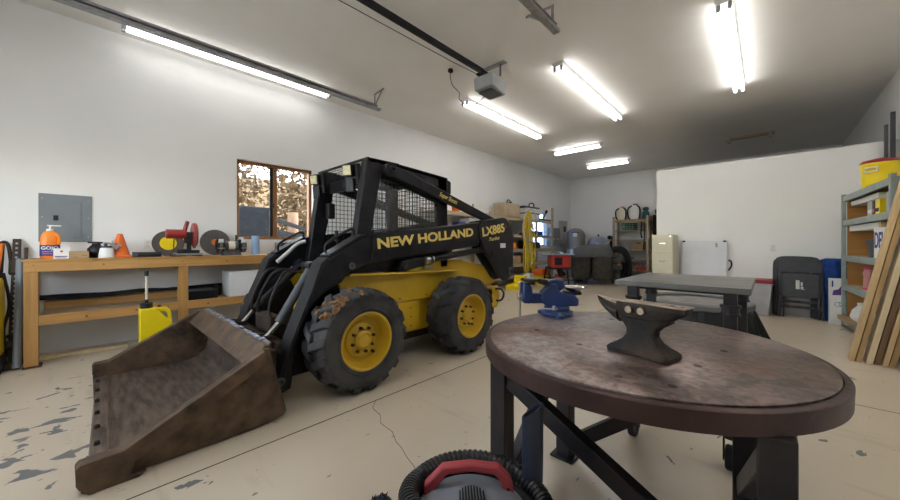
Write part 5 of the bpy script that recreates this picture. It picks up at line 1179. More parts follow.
# tanks
t = thing('pressure_tank', 'tall taupe water pressure tank in the far left corner', 'tank', (-5.03, 12.0, 0))
M().lathe([(.27, 0), (.30, .05), (.31, .10), (.31, 1.50), (.29, 1.60), (.20, 1.69), (.08, 1.73), (.0, 1.735)], (-5.03, 12.0, 0), n=40).build('tank_body', 'tanktaupe', t)
M().box(-5.0, -4.86, 11.688, 11.70, 1.43, 1.60).build('tank_label', 'paper', t); M().box(-5.04, -4.82, 11.685, 11.698, 1.56, 1.60).build('tank_label_band', 'ink', t)
M().tube([(-5.02, 11.67, .95), (-4.82, 11.62, .98), (-4.78, 11.62, 1.08)], .022, 8).build('tank_valve', 'blackm', t)
t = thing('water_tank', 'squat blue-grey ribbed tank right of the taupe one at the far wall', 'tank', (-4.31, 12.2, 0))
M().lathe([(.33, 0), (.36, .05), (.36, .9), (.37, .92), (.37, .96), (.36, .98), (.36, 1.10), (.37, 1.12), (.37, 1.16), (.36, 1.18), (.355, 1.22), (.31, 1.32), (.22, 1.39), (.10, 1.43), (.0, 1.44)], (-4.31, 12.2, 0), n=40).build('tank_body', 'tankblue', t)
M().cyl((-4.31, 12.2, 1.43), (-4.31, 12.2, 1.50), .03, n=12).build('tank_fitting', 'blackm', t)
tag(M().tube(catmull([(-4.25, 11.8, 1.20), (-4.05, 11.75, 1.12), (-3.9, 11.9, 1.20), (-3.85, 12.0, 1.28)], 5), .018, 6).build('pvc_pipe', 'pvc'), 'pale bent pipe running from the blue-grey tank towards the metal rack', 'pipe')

# table saw on its stand
t = thing('table_saw', 'red table saw on a dark steel stand before the left wall rack', 'table saw', (-4.24, 8.93, 0))
t.rotation_euler = (0, 0, 0)
cx_, cy_ = -4.24, 8.93
TS = Matrix.Translation((cx_, cy_, 0)) @ Matrix.Rotation(R(38), 4, 'Z')
def ms(): m = M(); m.T = TS; return m
ms().box(-.42, .36, -.33, .33, .87, .90).build('saw_table', 'galv', t, bevel=.006)
ms().box(-.25, .27, -.25, .25, .52, .87).build('saw_cabinet', 'red', t, bevel=.02)
ms().box(-.15, .05, -.262, -.25, .60, .80).cyl((-.05, -.25, .68), (-.05, -.29, .68), .06, n=20).build('hand_wheel', 'blackm', t)
ms().bar((-.05, -.29, .68), (.02, -.30, .74), .015, .015).build('crank_handle', 'blackm', t)
ms().box(-.02, .05, -.32, .32, .90, .96).box(.30, .38, -.10, .30, .90, 1.02).build('rip_fence', 'lightblue', t, bevel=.004)
fr = ms(); fr.box(-.30, .32, -.30, -.27, .48, .52).box(-.30, .32, .27, .30, .48, .52).box(-.30, -.27, -.3, .3, .48, .52).box(.29, .32, -.3, .3, .48, .52); fr.build('stand_top', 'tabledark', t, bevel=.003)
for (x, y) in ((-.28, -.28), (.30, -.28), (-.28, .28), (.30, .28)):
    ms().bar((x, y, .48), (x*1.25, y*1.25, 0), .035, .035, (1, 0, 0)).build('leg', 'tabledark', t, bevel=.003)
ms().bar((-.32, -.32, .2), (.34, -.32, .2), .025, .03).bar((-.32, .32, .2), (.34, .32, .2), .025, .03).build('stand_stretcher', 'tabledark', t, bevel=.003)
M().tube(catmull([(cx_+.15, cy_+.1, .30), (cx_-.02, cy_+.05, .46), (cx_+.1, cy_-.05, .28)], 4), .05, 8).build('dust_port', 'blackm', t)
tag(M().lathe([(.0, -.1), (.15, -.1), (.16, 0), (.15, .1), (.0, .1)], (-4.27, 9.02, .17), (1, .6, 0), 20).build('round_motor', 'cordorange'), 'orange round motor sitting on the floor under the table saw', 'motor')
t = thing('pedestal_fan', 'small blue round fan beside the table saw before the mower', 'fan', (-4.80, 10.4, 0))
M().cyl((-4.80, 10.4, 0), (-4.80, 10.4, .03), .18, n=24).cyl((-4.80, 10.4, .03), (-4.80, 10.4, .6), .02, n=10).build('fan_stand', 'blackm', t)
M().lathe([(.0, -.05), (.20, -.05), (.24, 0), (.20, .06), (.0, .06)], (-4.80, 10.34, .66), (.5, -.86, 0), 28).build('fan_head', 'cloth', t)

# riding mower with twin rear bags, its tail towards the camera
MW = thing('riding_mower', 'riding mower seen from behind with two dark grass bags and a grey hood', 'riding mower', (-3.75, 10.3, 0))
a_ = math.atan2(.975, -.375) - math.pi/2 - R(4)
TM = Matrix.Translation((-3.68, 10.12, 0)) @ Matrix.Rotation(a_, 4, 'Z')   # local +y = forward of the mower
def mm(): m = M(); m.T = TM; return m
h = mm()
def rr2(x0, x1, y0, y1, z, r=.10, n=6):
    o = []
    for (cx2, cy2, s0) in ((x1-r, y1-r, 0), (x0+r, y1-r, 90), (x0+r, y0+r, 180), (x1-r, y0+r, 270)):
        for i in range(n): o.append((cx2 + r*math.cos(R(s0 + 90*i/(n-1))), cy2 + r*math.sin(R(s0 + 90*i/(n-1))), z))
    return o
loft(h, [rr2(-.70, .52, -.34, .40, .80), rr2(-.70, .53, -.35, .41, .84), rr2(-.56, .44, -.27, .36, 1.04), rr2(-.40, .40, -.20, .30, 1.12), rr2(-.15, .32, -.12, .22, 1.16)])
h.build('hood_cover', 'dgreypl', MW, bevel=.01)
for (x0, x1) in ((-.62, -.10), (-.06, .46)):
    b = mm(); loft(b, [rr2(x0+.04, x1-.03, -.28, .26, .14, .08), rr2(x0, x1, -.32, .30, .22, .08), rr2(x0, x1, -.33, .32, .80, .08)]); b.build('grass_bag', 'bagfabric', MW, bevel=.01)
mm().cyl((-.60, -.34, .80), (.46, -.34, .80), .02, n=10).build('bag_frame', 'dgreypl', MW)
for (x, w_, r_) in ((-.50, .26, .20), (.56, .22, .24)):
    mw = mm(); mw.lathe([(.10, -w_/2), (r_-.03, -w_/2), (r_, -w_/2+.04), (r_, w_/2-.04), (r_-.03, w_/2), (.10, w_/2)], (x, .62 if x < 0 else .30, r_), (1, 0, 0), 32); o = mw.build('rear_wheel', 'rubber', MW)
    ri = mm(); ri.lathe([(.0, -w_/2+.03), (.11, -w_/2+.01), (.11, w_/2-.01), (.0, w_/2-.03)], (x, .62 if x < 0 else .30, r_), (1, 0, 0), 20); ri.build('wheel_rim', 'greypl', o)
for x in (-.38, .38):
    mw = mm(); mw.lathe([(.05, -.07), (.15, -.07), (.17, 0), (.15, .07), (.05, .07)], (x, 1.45, .17), (1, 0, 0), 24); mw.build('front_wheel', 'rubber', MW)
mm().box(.38, .72, .10, .55, .42, .62).box(.44, .70, .0, .5, .62, .78).build('rear_fender', 'dgreypl', MW, bevel=.04)
mm().box(-.36, .36, .45, 1.65, .30, .50).build('mower_frame', 'blackm', MW, bevel=.02)
mm().box(-.30, .30, .50, .95, .62, .74).box(-.28, .28, .46, .58, .70, 1.05).build('mower_seat', 'blackpl', MW, bevel=.05)
mm().box(-.30, .30, 1.15, 1.72, .48, .88).build('engine_hood', 'dgreypl', MW, bevel=.08)
mm().tube(catmull([(.0, 1.25, .8), (.0, 1.15, 1.0)], 3), .02, 8).torus_lathe([(.15, -.01), (.17, -.01), (.17, .01), (.15, .01)], (0, 1.13, 1.0), (0, -.5, 1), 28).build('steering_wheel', 'blackm', MW)
mm().tube(catmull([(.40, .10, .98), (.62, .05, 1.02), (.78, .10, .93), (.88, .22, .66), (.88, .35, .38), (.84, .5, .2)], 6), [.095]*31, 14).build('grass_chute', 'blackm', MW)
mm().box(.60, .68, .02, .06, .55, .75).build('reflector', 'cordorange', MW, bevel=.01)

# metal rack at the far wall
KX0, KX1, KY0, KY1 = -3.86, -2.78, 12.30, 12.80
RB = thing('metal_rack', 'tan metal rack with open shelves against the far wall', 'shelving', ((KX0+KX1)/2, 12.55, 0))
for z in (.30, .68, .98, 1.32, 1.64, 1.97):
    M().box(KX0, KX1, KY0, KY1, z-.03, z).build('shelf', 'shelfwood', RB, bevel=.003)
M().box(KX0+.02, KX1-.02, KY0-.004, KY0, 1.90, 1.99).build('top_beam', 'card', RB)
for (x, y) in ((KX0, KY0), (KX1-.05, KY0), (KX0, KY1-.05), (KX1-.05, KY1-.05)):
    M().box(x-.012, x+.055, y-.012, y+.05, 0, 2.10).build('post', 'beige', RB, bevel=.003)
def sprayer(x, y, z, w_, h_, label, m_, cap):
    t = thing('backpack_sprayer', label, 'sprayer', (x, y, z), 'backpack sprayers on top of the metal rack')
    b = M(); loft(b, [rr2(x-w_, x+w_, y-.11, y+.11, z+.0, .05), rr2(x-w_, x+w_, y-.11, y+.11, z+h_*.75, .05), rr2(x-w_*.7, x+w_*.7, y-.09, y+.09, z+h_, .05)]); b.build('sprayer_tank', m_, t, bevel=.008)
    M().cyl((x, y, z+h_), (x, y, z+h_+.04), .07, n=20).build('sprayer_cap', cap, t)
    for s_ in (-1, 1): M().tube(catmull([(x+s_*.5*w_, y-.10, z+h_*.95), (x+s_*(w_+.015), y-.16, z+h_*.75), (x+s_*(w_+.015), y-.15, z+.12), (x+s_*w_*.8, y-.11, z+.02)], 5), .022, 6).build('shoulder_strap', 'blackm', t)
sprayer(-3.62, 12.5, 1.97, .14, .44, 'cream backpack sprayer with a red cap, left one on the metal rack', 'cream', 'cone')
sprayer(-3.22, 12.5, 1.97, .16, .50, 'white backpack sprayer with black straps, taller one on the metal rack', 'whiteplastic', 'blackm')
t = thing('pump_sprayer', 'teal sprayer with a dark grey top at the right end of the metal rack', 'sprayer', (-2.90, 12.5, 1.97))
M().lathe([(.09, 0), (.10, .02), (.10, .22), (.07, .28), (.05, .30)], (-2.90, 12.5, 1.97), n=24).build('sprayer_tank', 'teal', t); M().lathe([(.06, .30), (.09, .33), (.08, .40), (.03, .42)], (-2.90, 12.5, 1.97), n=20).build('pump_head', 'dgreypl', t)
t = thing('plastic_crate', 'dark green plastic crate on the rack shelf below the sprayers', 'crate', (-3.40, 12.5, 1.64))
c = M(); cx0, cx1, cy0, cy1 = -3.58, -3.20, 12.36, 12.66
c.box(cx0, cx1, cy0, cy1, 1.645, 1.66)
for z in (1.66, 1.72, 1.78, 1.84): c.box(cx0, cx1, cy0, cy0+.012, z, z+.03).box(cx0, cx1, cy1-.012, cy1, z, z+.03).box(cx0, cx0+.012, cy0, cy1, z, z+.03).box(cx1-.012, cx1, cy0, cy1, z, z+.03)
for k in range(5): x = cx0 + (cx1-cx0-.015)*k/4; c.box(x, x+.015, cy0, cy0+.012, 1.65, 1.87).box(x, x+.015, cy1-.012, cy1, 1.65, 1.87)
c.build('crate_body', 'green', t)
t = thing('wooden_crate', 'small tan wooden crate on the middle shelf of the metal rack', 'crate', (-3.08, 12.45, .98))
M().box(-3.24, -2.92, 12.33, 12.58, .985, 1.26).build('crate_body', 'card', t, bevel=.006); M().box(-3.14, -3.02, 12.322, 12.331, 1.18, 1.21).build('hand_slot', 'inkb', t)
bx('blue_tape_roll', 'small blue item on the lower rack shelf', 'tape', -3.42, -3.22, 12.35, 12.5, .681, .73, 'bluelabel', .01)
bx('black_storage_bin', 'black plastic bin on the floor before the metal rack', 'bin', -3.62, -3.22, 11.75, 12.15, 0, .56, 'blackpl', .03, None, 'blackm')
for k, x in enumerate((-3.14, -3.02, -2.90)):
    o = M().lathe([(.05, 0), (.05, .12), (.02, .16), (.02, .18)], (x, 12.42, .301), n=16).build('spray_bottle', 'red'); tag(o, ('red bottle, left one of three on the low rack shelf', 'red bottle, middle one of three on the low rack shelf', 'red bottle, right one of three on the low rack shelf')[k], 'bottle', 'red bottles on the low rack shelf')
tag(M().tube([(-2.98, 12.29, 1.9), (-2.99, 12.27, 1.5), (-2.97, 12.28, 1.36)], .02, 8).build('rubber_strap', 'blackm'), 'black strap hanging from the metal rack above the wooden crate, left strap', 'strap')
tag(M().tube([(-2.90, 12.29, 1.9), (-2.89, 12.27, 1.4), (-2.93, 12.28, .95)], .016, 8).build('rubber_strap', 'blackm'), 'longer black strap hanging from the metal rack at its right post', 'strap')
t = thing('tool_cabinet', 'narrow black open cabinet between the metal rack and the partition', 'cabinet', (-2.45, 12.5, 1.4))
c = M(); c.box(-2.70, -2.20, 12.86, 12.899, 1.35, 2.12).box(-2.70, -2.66, 12.5, 12.86, 1.35, 2.12).box(-2.24, -2.20, 12.5, 12.86, 1.35, 2.12).box(-2.70, -2.20, 12.5, 12.86, 2.09, 2.12).box(-2.70, -2.20, 12.5, 12.86, 1.35, 1.38).box(-2.66, -2.24, 12.55, 12.86, 1.72, 1.74); c.build('cabinet_shell', 'blackm', t, bevel=.003)
bx('black_tool_bag', 'black bag on top of the narrow black cabinet', 'bag', -2.66, -2.30, 12.55, 12.8, 2.121, 2.30, 'blackm', .04)
t = thing('wall_valve', 'dark pipe fitting on the far wall left of the metal rack', 'valve', (-4.02, 12.8, 1.2))
M().cyl((-4.02, 12.75, 0), (-4.02, 12.75, 1.45), .03, n=12).build('riser_pipe', 'tabledark', t); M().box(-4.10, -3.94, 12.68, 12.80, .85, 1.30).cyl((-4.08, 12.72, 1.40), (-4.08, 12.6, 1.40), .07, n=16).build('valve_body', 'blackm', t, bevel=.01)

# filing cabinet
t = thing('filing_cabinet', 'cream four-drawer filing cabinet standing at the end of the partition', 'filing cabinet', (-1.41, 7.55, 0))
FX0, FX1, FY0, FY1 = -1.60, -1.255, 7.32, 7.80
M().box(FX0, FX1, FY0+.012, FY1, .02, 1.345).build('cabinet_body', 'cream', t, bevel=.006); M().box(FX0+.01, FX1-.01, FY0+.03, FY1, 0, .02).build('plinth', 'blackm', t)
for k in range(4):
    z0 = .03 + k*.325; dr_ = M().box(FX0+.008, FX1-.008, FY0-.008, FY0+.012, z0, z0+.315).build('drawer', 'cream', t, bevel=.005)
    M().box(-1.475, -1.375, FY0-.018, FY0-.008, z0+.165, z0+.185).build('drawer_handle', 'chrome', dr_, bevel=.003)
M().cyl((-1.30, FY0-.009, 1.315), (-1.30, FY0-.014, 1.315), .010, n=12).build('lock', 'chrome', t)
o = M().box(-1.35, -1.28, 7.35, 7.46, 1.3452, 1.36); tag(o.build('note_pad', 'cream', bevel=.002), 'small cream pad lying on top of the filing cabinet', 'pad')
# white panel
t = thing('white_panel_board', 'large white smudged panel with corner clips leaning on the partition', 'board', (-.87, 7.82, 0))
tl = rotm(-3.0, 0, 0)
def mp_(x0, x1, d0, d1, z0, z1, nm, m_, bev=.003):
    o = M(); o.T = Matrix.Translation((0, 7.795, 0)) @ tl; o.box(x0, x1, d0, d1, z0, z1); return o.build(nm, m_, t, bevel=bev)
K['smudge'] = mat('smudged_white', (0.72, 0.73, 0.77), (0.56, 0.57, 0.60), scale=2.2, rough=.35, lo=.45, hi=.85)
mp_(-1.215, -.522, -.02, .02, .0, 1.235, 'panel_face', 'smudge', .004)
for x in (-1.19, -.58): mp_(x, x+.045, -.028, -.02, 1.205, 1.235, 'corner_clip', 'blackm')
mp_(-.69, -.655, -.030, -.02, 1.11, 1.19, 'hasp', 'beige', .004)
M().tube(catmull([(-.50, 7.80, .88), (-.465, 7.79, .86), (-.46, 7.78, .78), (-.50, 7.78, .70)], 5), .013, 8).build('pull_handle', 'blackm', t)
# tote with red lid
t = thing('lidded_tote', 'translucent grey tote with a dark red lid beside the folding chairs', 'tote', (-.16, 7.68, 0))
M().prism([(-.34, 0), (.02, 0), (.065, .52), (-.38, .52)], 'y', 7.50, 7.86).build('tote_body', 'greypl', t, bevel=.015); M().box(-.39, .075, 7.485, 7.875, .50, .525).build('tote_flange', 'greypl', t, bevel=.004)
M().box(-.40, .075, 7.48, 7.875, .525, .585).build('tote_lid', 'maroon', t, bevel=.012)
# low round tub
K['tubrim'] = mat('tub_rim_grey', (0.12, 0.125, 0.13), rough=0.5)
K['tubtop'] = mat('tub_top_dusty', (0.30, 0.28, 0.25), (0.18, 0.17, 0.16), scale=5, rough=0.6)
TB = thing('round_tub', 'wide low black plastic tub with a grey rim and ribbed flared sides', 'tub', (-.66, 5.45, 0))
tx, ty = -.70, 5.52
M().lathe([(.66, 0), (.66, .02), (.58, .37), (.56, .38), (.0, .38)], (tx, ty, 0), n=56).build('tub_body', 'blackpl', TB, bevel=.004)
M().torus_lathe([(.48, .375), (.57, .365), (.60, .372), (.605, .43), (.585, .445), (.48, .44)], (tx, ty, 0), (0, 0, 1), 64).build('tub_rim', 'tubrim', TB, bevel=.004)
M().lathe([(.52, .41), (.30, .415), (.0, .42)], (tx, ty, 0), n=40, cap=False).build('tub_cover', 'tubtop', TB)
for k in range(14):
    a = 2*math.pi*k/14; m = M(); m.T = Matrix.Translation((tx, ty, 0)) @ Matrix.Rotation(a, 4, 'Z')
    m.prism([(.58, .0), (.74, .0), (.74, .025), (.60, .36), (.52, .36)], 'y', -.035, .035).build('tub_buttress', 'blackpl', TB, bevel=.006)

# folding chairs
def chair(off_y, first=None, label=''):
    t = thing('folding_chair', label, 'chair', (.37, 7.6, 0), 'folded chairs leaning on the partition')
    T_ = Matrix.Translation((.37, 7.62, 0)) @ rotm(-5.5, 0, 0)
    def m(): q = M(); q.T = T_; return q
    fr = m(); w_ = .235
    pts = [(-w_-.005, -.012, .01), (-w_, -.010, .55), (-w_+.005, -.008, .84), (-w_+.03, -.008, .91), (-w_+.085, -.008, .955), (0, -.008, .965), (w_-.085, -.008, .955), (w_-.03, -.008, .91), (w_-.005, -.008, .84), (w_, -.010, .55), (w_+.005, -.012, .01)]
    fr.tube(catmull(pts, 4), .0125, 8).build('frame', 'chairgrey', t)
    b = m(); b.prism([(-w_+.01, .72), (w_-.01, .72), (w_-.005, .84), (w_-.04, .92), (w_-.09, .95), (-w_+.09, .95), (-w_+.04, .92), (-w_+.005, .84)], 'y', -.020, -.008); b.build('backrest', 'chairgrey', t, bevel=.006)
    s_ = m(); s_.prism([(-.185, .33), (.185, .33), (.205, .36), (.205, .68), (.185, .71), (-.185, .71), (-.205, .68), (-.205, .36)], 'y', -.040, -.018); s_.build('seat', 'chairgrey', t, bevel=.012, seg=3)
    m().tube([(-.205, -.026, .30), (-.215, -.024, .72)], .010, 8).build('seat_rail', 'chairgrey', t); m().tube([(.205, -.026, .30), (.215, -.024, .72)], .010, 8).build('seat_rail', 'chairgrey', t)
    for z in (.17, .25): m().cyl((-w_, -.012, z), (w_, -.012, z), .009, n=10).build('cross_bar', 'chairgrey', t)
    l = m(); l.tube([(-.195, .012, .01), (-.20, .010, .50), (-.21, .0, .66)], .0115, 8).build('leg', 'chairgrey', t); l = m(); l.tube([(.195, .012, .01), (.20, .010, .50), (.21, .0, .66)], .0115, 8).build('leg', 'chairgrey', t)
    return t
c0 = chair(0, None, 'front folded charcoal metal chair, with white stickers on its seat')
T_ = Matrix.Translation((.37, 7.62, 0)) @ rotm(-5.5, 0, 0)
base_children = list(c0.children)
cl = ['second folded charcoal chair, just behind the stickered one', 'third folded charcoal chair in the leaning stack', 'rearmost folded charcoal chair against the partition']
dyc = (.055, .110, .165)
for k in range(3): copy_thing(c0, (.352 - .018*k, 7.6 + dyc[k], 0), cl[k])
c0.location = (.385, 7.6, 0)
o = M(); o.T = T_; o.box(-.055, -.012, -.0418, -.0408, .46, .60).box(0, .028, -.0418, -.0408, .47, .50).box(.0, .022, -.0418, -.0408, .51, .57).box(.0, .045, -.0418, -.0408, .458, .466); o.build('sticker', 'paper', c0, smooth=False)
for c_ in [o for o in bpy.data.objects if o.name.startswith('folding_chair')]: c_.location.y += -.02
# blue cloth bag
def lumpy(m, cx2, cy2, secs, n=28, amp=.020, seed=1):
    q = random.Random(seed); ph = [q.uniform(0, 6) for _ in range(4)]
    return loft(m, [[(cx2 + (a + amp*math.sin(5*t_+ph[0]+z*9) + amp*.6*math.sin(11*t_+ph[1]-z*14))*math.cos(t_), cy2 + (b + amp*math.sin(6*t_+ph[2]+z*7))*math.sin(t_), z) for t_ in [2*math.pi*i/n for i in range(n)]] for (z, a, b) in secs])
t = thing('camp_chair_bag', 'rumpled bright blue cloth bag standing beside the folding chairs', 'bag', (.74, 7.72, 0))
b = M(); lumpy(b, .735, 7.72, [(0, .09, .08), (.1, .11, .09), (.25, .115, .09), (.4, .115, .09), (.55, .115, .09), (.68, .12, .085), (.78, .13, .08), (.84, .12, .08), (.88, .06, .05)]); b.build('bag_body', 'cloth', t)
b = M(); lumpy(b, .735, 7.71, [(.84, .12, .08), (.88, .14, .085), (.92, .13, .08), (.95, .07, .04)], seed=5); b.build('bag_flap', 'cloth', t)
tag(lumpy(M(), .905, 7.80, [(.0, .05, .07), (.4, .055, .07), (.7, .05, .06), (.80, .03, .04)], seed=8).build('grey_bag', 'tanktaupe'), 'narrow grey-brown bag between the blue bag and the fire extinguisher', 'bag')
t = thing('fire_extinguisher', 'red fire extinguisher with a black hose behind the grey steel shelf', 'fire extinguisher', (.95, 7.8, .5))
M().lathe([(.055, .50), (.058, .52), (.058, .80), (.04, .86), (.02, .88)], (.95, 7.80, 0), n=24).build('extinguisher_body', 'red', t); M().box(.92, .98, 7.77, 7.83, .88, .92).bar((.95, 7.80, .92), (.88, 7.78, .95), .02, .015).build('valve_head', 'blackm', t, bevel=.004)
M().tube(catmull([(.98, 7.79, .90), (.90, 7.76, .93), (.86, 7.75, .85), (.88, 7.74, .70)], 5), .012, 8).build('discharge_hose', 'blackm', t); M().box(.92, .98, 7.85, 7.90, .55, .85).build('wall_bracket', 'blackm', t)
# printed white carton
t = thing('printed_carton', 'tall white carton with purple and blue print standing by the shelf post', 'box', (.76, 7.3, 0))
M().box(.665, .90, 7.36, 7.52, 0, .665).build('carton', 'whiteplastic', t, bevel=.004)
M().prism([(.69, .43), (.80, .44), (.84, .50), (.78, .58), (.75, .52), (.70, .50)], 'y', 7.357, 7.359).build('purple_print', 'purple', t)
M().torus_lathe([(.030, 0), (.035, 0), (.035, .001), (.030, .001)], (.745, 7.3595, .30), (0, -1, 0), 20).torus_lathe([(.030, 0), (.035, 0), (.035, .001), (.030, .001)], (.785, 7.3595, .31), (0, -1, 0), 20).build('blue_print', 'cloth', t)
M().box(.685, .70, 7.357, 7.359, .55, .64).build('blue_side_print', 'cloth', t)

# ------------------------------------------------------------------ grey steel shelf along the right wall
RS = thing('steel_shelving', 'grey-green steel shelving with brown boards along the right wall', 'shelving', (0, 0, 0)); OFF[RS.name] = Vector((0, 0, 0))
SD, SLEN = .46, 1.93
RSZ = [.12, .60, 1.01, 1.50, 1.84]
for z in RSZ:
    s_ = M().box(.03, SD-.02, -SLEN+.02, -.02, z-.014, z).build('shelf_board', 'plyY', RS)
    M().box(-.002, .03, -SLEN, 0, z-.075, z).box(SD-.03, SD, -SLEN, 0, z-.075, z).box(0, SD, -SLEN, -SLEN+.03, z-.07, z-.002).box(0, SD, -.03, 0, z-.07, z-.002).build('shelf_beam', 'shelfsteel', s_, bevel=.003)
for y in (-.045, -SLEN-.0):
    for x in (-.012, SD-.03):
        M().box(x, x+.042, y, y+.045, 0, RSZ[-1]+.03).build('post', 'shelfsteel', RS, bevel=.003)
for z0, z1 in zip(RSZ[:-1], RSZ[1:]):
    M().box(.035, SD-.035, -.052, -.047, z0, z1-.075).build('end_panel', 'fibre', RS)
RS.location = (.785, 7.34, 0); RS.rotation_euler = (0, 0, R(3.4))
RT = Matrix.Translation((.785, 7.34, 0)) @ Matrix.Rotation(R(3.4), 4, 'Z')
def onshelf(name, label, cat, group=None):
    t = thing(name, label, cat, (0, 0, 0), group); OFF[t.name] = Vector((0, 0, 0)); t.location = (.785, 7.34, 0); t.rotation_euler = (0, 0, R(3.4)); return t
def rehome(t, p):  # give a shelf item its own base point
    d = Vector(p)
    for ch in t.children: ch.data.transform(Matrix.Translation(-d))
    t.location = RT @ d
z = RSZ[4] + .001
t = onshelf('drink_cooler', 'round bright yellow drink cooler with a red lid on top of the steel shelf', 'cooler')
kx, ky = .25, -.42
M().lathe([(.135, 0), (.150, .012), (.158, .05), (.158, .055), (.150, .058), (.150, .08), (.158, .085), (.165, .33), (.172, .335), (.172, .36)], (kx, ky, z), n=48).build('cooler_body', 'brightyellow', t)
M().lathe([(.170, .36), (.172, .375), (.15, .40), (.05, .425), (.0, .428)], (kx, ky, z), n=44).build('cooler_lid', 'maroon', t)
hd_ = M(); ang = math.radians(232)
ex = Vector((math.cos(ang), math.sin(ang), 0)); et = Vector((-math.sin(ang), math.cos(ang), 0)); o_ = Vector((kx, ky, z))
hd_.tube(catmull([o_ + ex*.172 + et*s_ + Vector((0, 0, h_)) for s_, h_ in ((-.055, .25), (-.06, .27), (-.055, .295), (.0, .30), (.055, .295), (.06, .27), (.055, .25), (.0, .245))], 4, True), .010, 8, True)
hd_.build('cooler_handle', 'cream', t)
rehome(t, (kx, ky, z))
t = onshelf('storage_carton', 'long white carton tucked under the top shelf of the grey steel unit', 'box'); M().box(.06, .40, -1.25, -.10, RSZ[3]+.19, RSZ[3]+.255).build('carton', 'whiteplastic', t, bevel=.003); M().box(.30, .40, -1.2, -.15, RSZ[3]+.001, RSZ[3]+.19).build('carton_base', 'fibre', t, bevel=.003); rehome(t, (.2, -.4, RSZ[3]))
z = RSZ[3] + .001
for k, (y, w_, h_, m_, lb_) in enumerate(((-1.08, .17, .17, 'greypl', 'grey box, farthest of the three small boxes on the upper steel shelf'), (-1.22, .09, .165, 'inkb', 'black and red box between the grey and the yellow ones on the steel shelf'), (-1.35, .14, .17, 'brightyellow', 'yellow box, nearest of the three small boxes on the upper steel shelf'))):
    t = onshelf('small_box', lb_, 'box', 'small boxes on the upper steel shelf'); M().box(.03, .16, y-w_/2, y+w_/2, z, z+h_).build('carton', m_, t, bevel=.003)
    M().box(.0285, .0300, y-w_/2+.012, y+w_/2-.012, z+.03, z+.07).build('box_print', ('paper', 'red', 'inkb')[k], t); rehome(t, (.1, y, z))
t = onshelf('electric_motor_box', 'grey box with a red round mark at the near end of the upper steel shelf', 'box'); M().box(.04, .24, -1.88, -1.58, z, z+.22).build('carton', 'greypl', t, bevel=.006); M().cyl((.0395, -1.70, z+.10), (.0385, -1.70, z+.10), .035, n=20).build('red_mark', 'maroon', t); rehome(t, (.1, -1.5, z))
z = RSZ[2] + .001
t = onshelf('storage_carton', 'long white carton with a wood block end under the second steel shelf', 'box'); M().box(.05, .40, -1.30, -.08, RSZ[2]+.335, RSZ[2]+.41).build('carton', 'whiteplastic', t, bevel=.003); M().box(.05, .40, -1.37, -1.30, RSZ[2]+.30, RSZ[2]+.41).build('carton_end', 'stud', t, bevel=.003); M().box(.34, .40, -1.1, -.15, RSZ[2]+.001, RSZ[2]+.335).build('carton_leg', 'fibre', t); rehome(t, (.2, -.6, RSZ[2]))
t = onshelf('plastic_cup', 'dark grey flared plastic cup on the middle steel shelf', 'cup'); M().lathe([(.045, 0), (.062, .20), (.070, .20), (.070, .215), (.055, .215), (.04, .01)], (.10, -.92, z), n=28, cap=False).build('cup_body', 'dgreypl', t); rehome(t, (.10, -.92, z))
t = onshelf('lettered_carton', 'white carton with large navy letters on the middle steel shelf', 'box'); M().box(.02, .26, -1.80, -1.28, z, z+.34).build('carton', 'whiteplastic', t, bevel=.006)
lt = text('carton_lettering', 'DEL', .24, 'ink', t, frame((0, -1, 0), (0, 0, 1), (.0188, -1.30, z+.12)), bold=.006, sx=.80); M().box(.0185, .02, -1.58, -1.53, z+.05, z+.065).build('small_print', 'inkb', t); rehome(t, (.14, -1.6, z))
z = RSZ[1] + .001
t = onshelf('pink_bottle', 'pale pink bottle with hot pink cap and base on the lower steel shelf', 'bottle'); M().lathe([(.035, .02), (.04, .05), (.035, .16), (.045, .20), (.03, .25)], (.09, -.72, z), n=20).build('bottle_body', 'softpink', t); M().cyl((.09, -.72, z), (.09, -.72, z+.02), .042, n=20).build('bottle_base', 'pink', t); M().cyl((.09, -.72, z+.25), (.09, -.72, z+.28), .03, n=16).bar((.05, -.72, z+.27), (.09, -.66, z+.27), .02, .03).build('bottle_cap', 'pink', t, bevel=.003); rehome(t, (.09, -.72, z))
z = RSZ[0] + .001
t = onshelf('cardboard_flat', 'flattened brown cardboard piece on the bottom steel shelf', 'cardboard'); M().box(-.06, .02, -.62, -.06, z, z+.05).build('cardboard_sheet', 'card', t, bevel=.004); rehome(t, (.1, -.4, z))
t = onshelf('plastic_sack', 'crumpled white plastic bag on the bottom steel shelf behind the boards', 'bag'); b = M(); lumpy(b, .14, -.30, [(z, .09, .11), (z+.07, .11, .13), (z+.16, .08, .09), (z+.22, .04, .05), (z+.26, .05, .03)], amp=.02, seed=12); b.build('bag_body', 'whiteplastic', t, smooth=False); rehome(t, (.14, -.30, z))

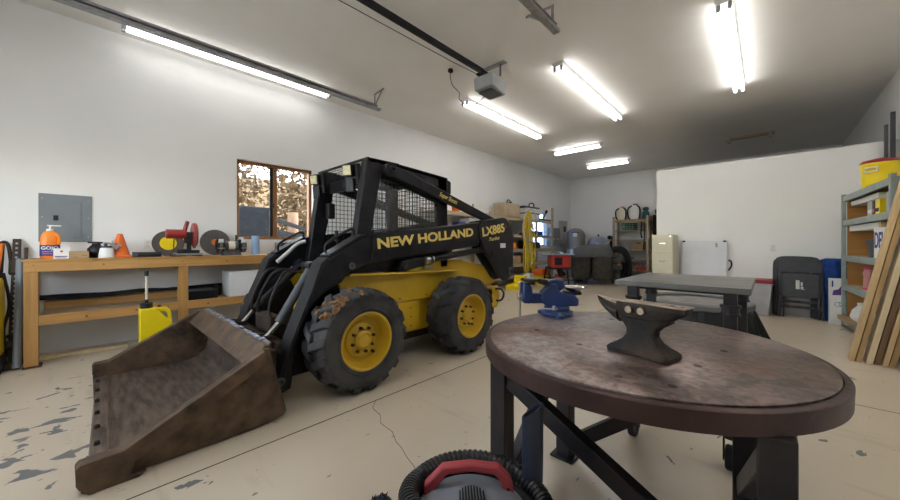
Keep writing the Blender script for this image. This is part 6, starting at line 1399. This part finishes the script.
# lumber leaning against the shelf and the wall
bd = [(.605, .030, 'stud', 'pale edge board, leftmost of the leaning lumber'), (.642, .036, 'stud2', 'tan board, second from the left in the leaning lumber'), (.706, .044, 'studcream', 'cream board, third from the left in the leaning lumber'), (.758, .040, 'studdark', 'dark brown board, fourth from the left in the leaning lumber'), (.806, .036, 'stud', 'light tan board, fifth from the left in the leaning lumber'), (.848, .040, 'stud2', 'brown board, rightmost of the leaning lumber')]
for k, (x, w_, m_, lb_) in enumerate(bd):
    o = M(); sl_ = .183; L_ = 2.42 - .05*(k % 3); y0 = 5.20 + .012*(k % 2); y1 = 5.345
    o.hexa([(x, y0, 0), (x+w_, y0, 0), (x+w_, y1, 0), (x, y1, 0), (x+sl_*L_, y0, L_), (x+w_+sl_*L_, y0, L_), (x+w_+sl_*L_, y1, L_), (x+sl_*L_, y1, L_)])
    tag(o.build('leaning_board', m_, bevel=.003), lb_, 'board', 'boards leaning by the steel shelving')
o = M().box(.93, 1.20, 5.06, 5.17, 0, .18); tag(o.build('floor_case', 'dgreypl', bevel=.01), 'dark grey case on the floor at the right edge by the boards', 'case')
# steel poles standing behind the shelf
tag(M().box(1.23, 1.265, 7.80, 7.84, 0, 2.88).build('steel_pole', 'dgreypl', bevel=.003), 'shorter dark steel pole standing behind the yellow cooler, left one', 'pole', 'steel poles behind the cooler')
tag(M().box(1.285, 1.33, 7.80, 7.84, 0, 3.05).build('steel_pole', 'dgreypl', bevel=.003), 'taller dark steel pole standing behind the yellow cooler, right one', 'pole', 'steel poles behind the cooler')
# ------------------------------------------------------------------ camera, sky, colour
cd = bpy.data.cameras.new('camera'); cam = bpy.data.objects.new('camera', cd); C.objects.link(cam)
cd.sensor_width = 36; cd.sensor_fit = 'HORIZONTAL'; cd.lens = 338/900*36; cd.shift_y = -6/900; cd.clip_start = 0.02
cam.location = (0, 0, 1.17); cam.rotation_euler = (R(90), 0, R(43.16))
bpy.context.scene.camera = cam
wd = bpy.data.worlds.new('sky'); bpy.context.scene.world = wd; wd.use_nodes = True
nt = wd.node_tree; sk = nt.nodes.new('ShaderNodeTexSky'); sk.sky_type = 'NISHITA'; sk.sun_elevation = R(32); sk.sun_rotation = R(60); sk.sun_disc = False
hs = nt.nodes.new('ShaderNodeHueSaturation'); hs.inputs['Saturation'].default_value = 0.45
nt.links.new(sk.outputs[0], hs.inputs['Color']); nt.links.new(hs.outputs[0], nt.nodes['Background'].inputs['Color']); nt.nodes['Background'].inputs['Strength'].default_value = 2.1
sc = bpy.context.scene
sc.view_settings.view_transform = 'Standard'; sc.view_settings.look = 'None'; sc.view_settings.gamma = 1.0
sc.view_settings.use_curve_mapping = False; sc.view_settings.exposure = 0.72
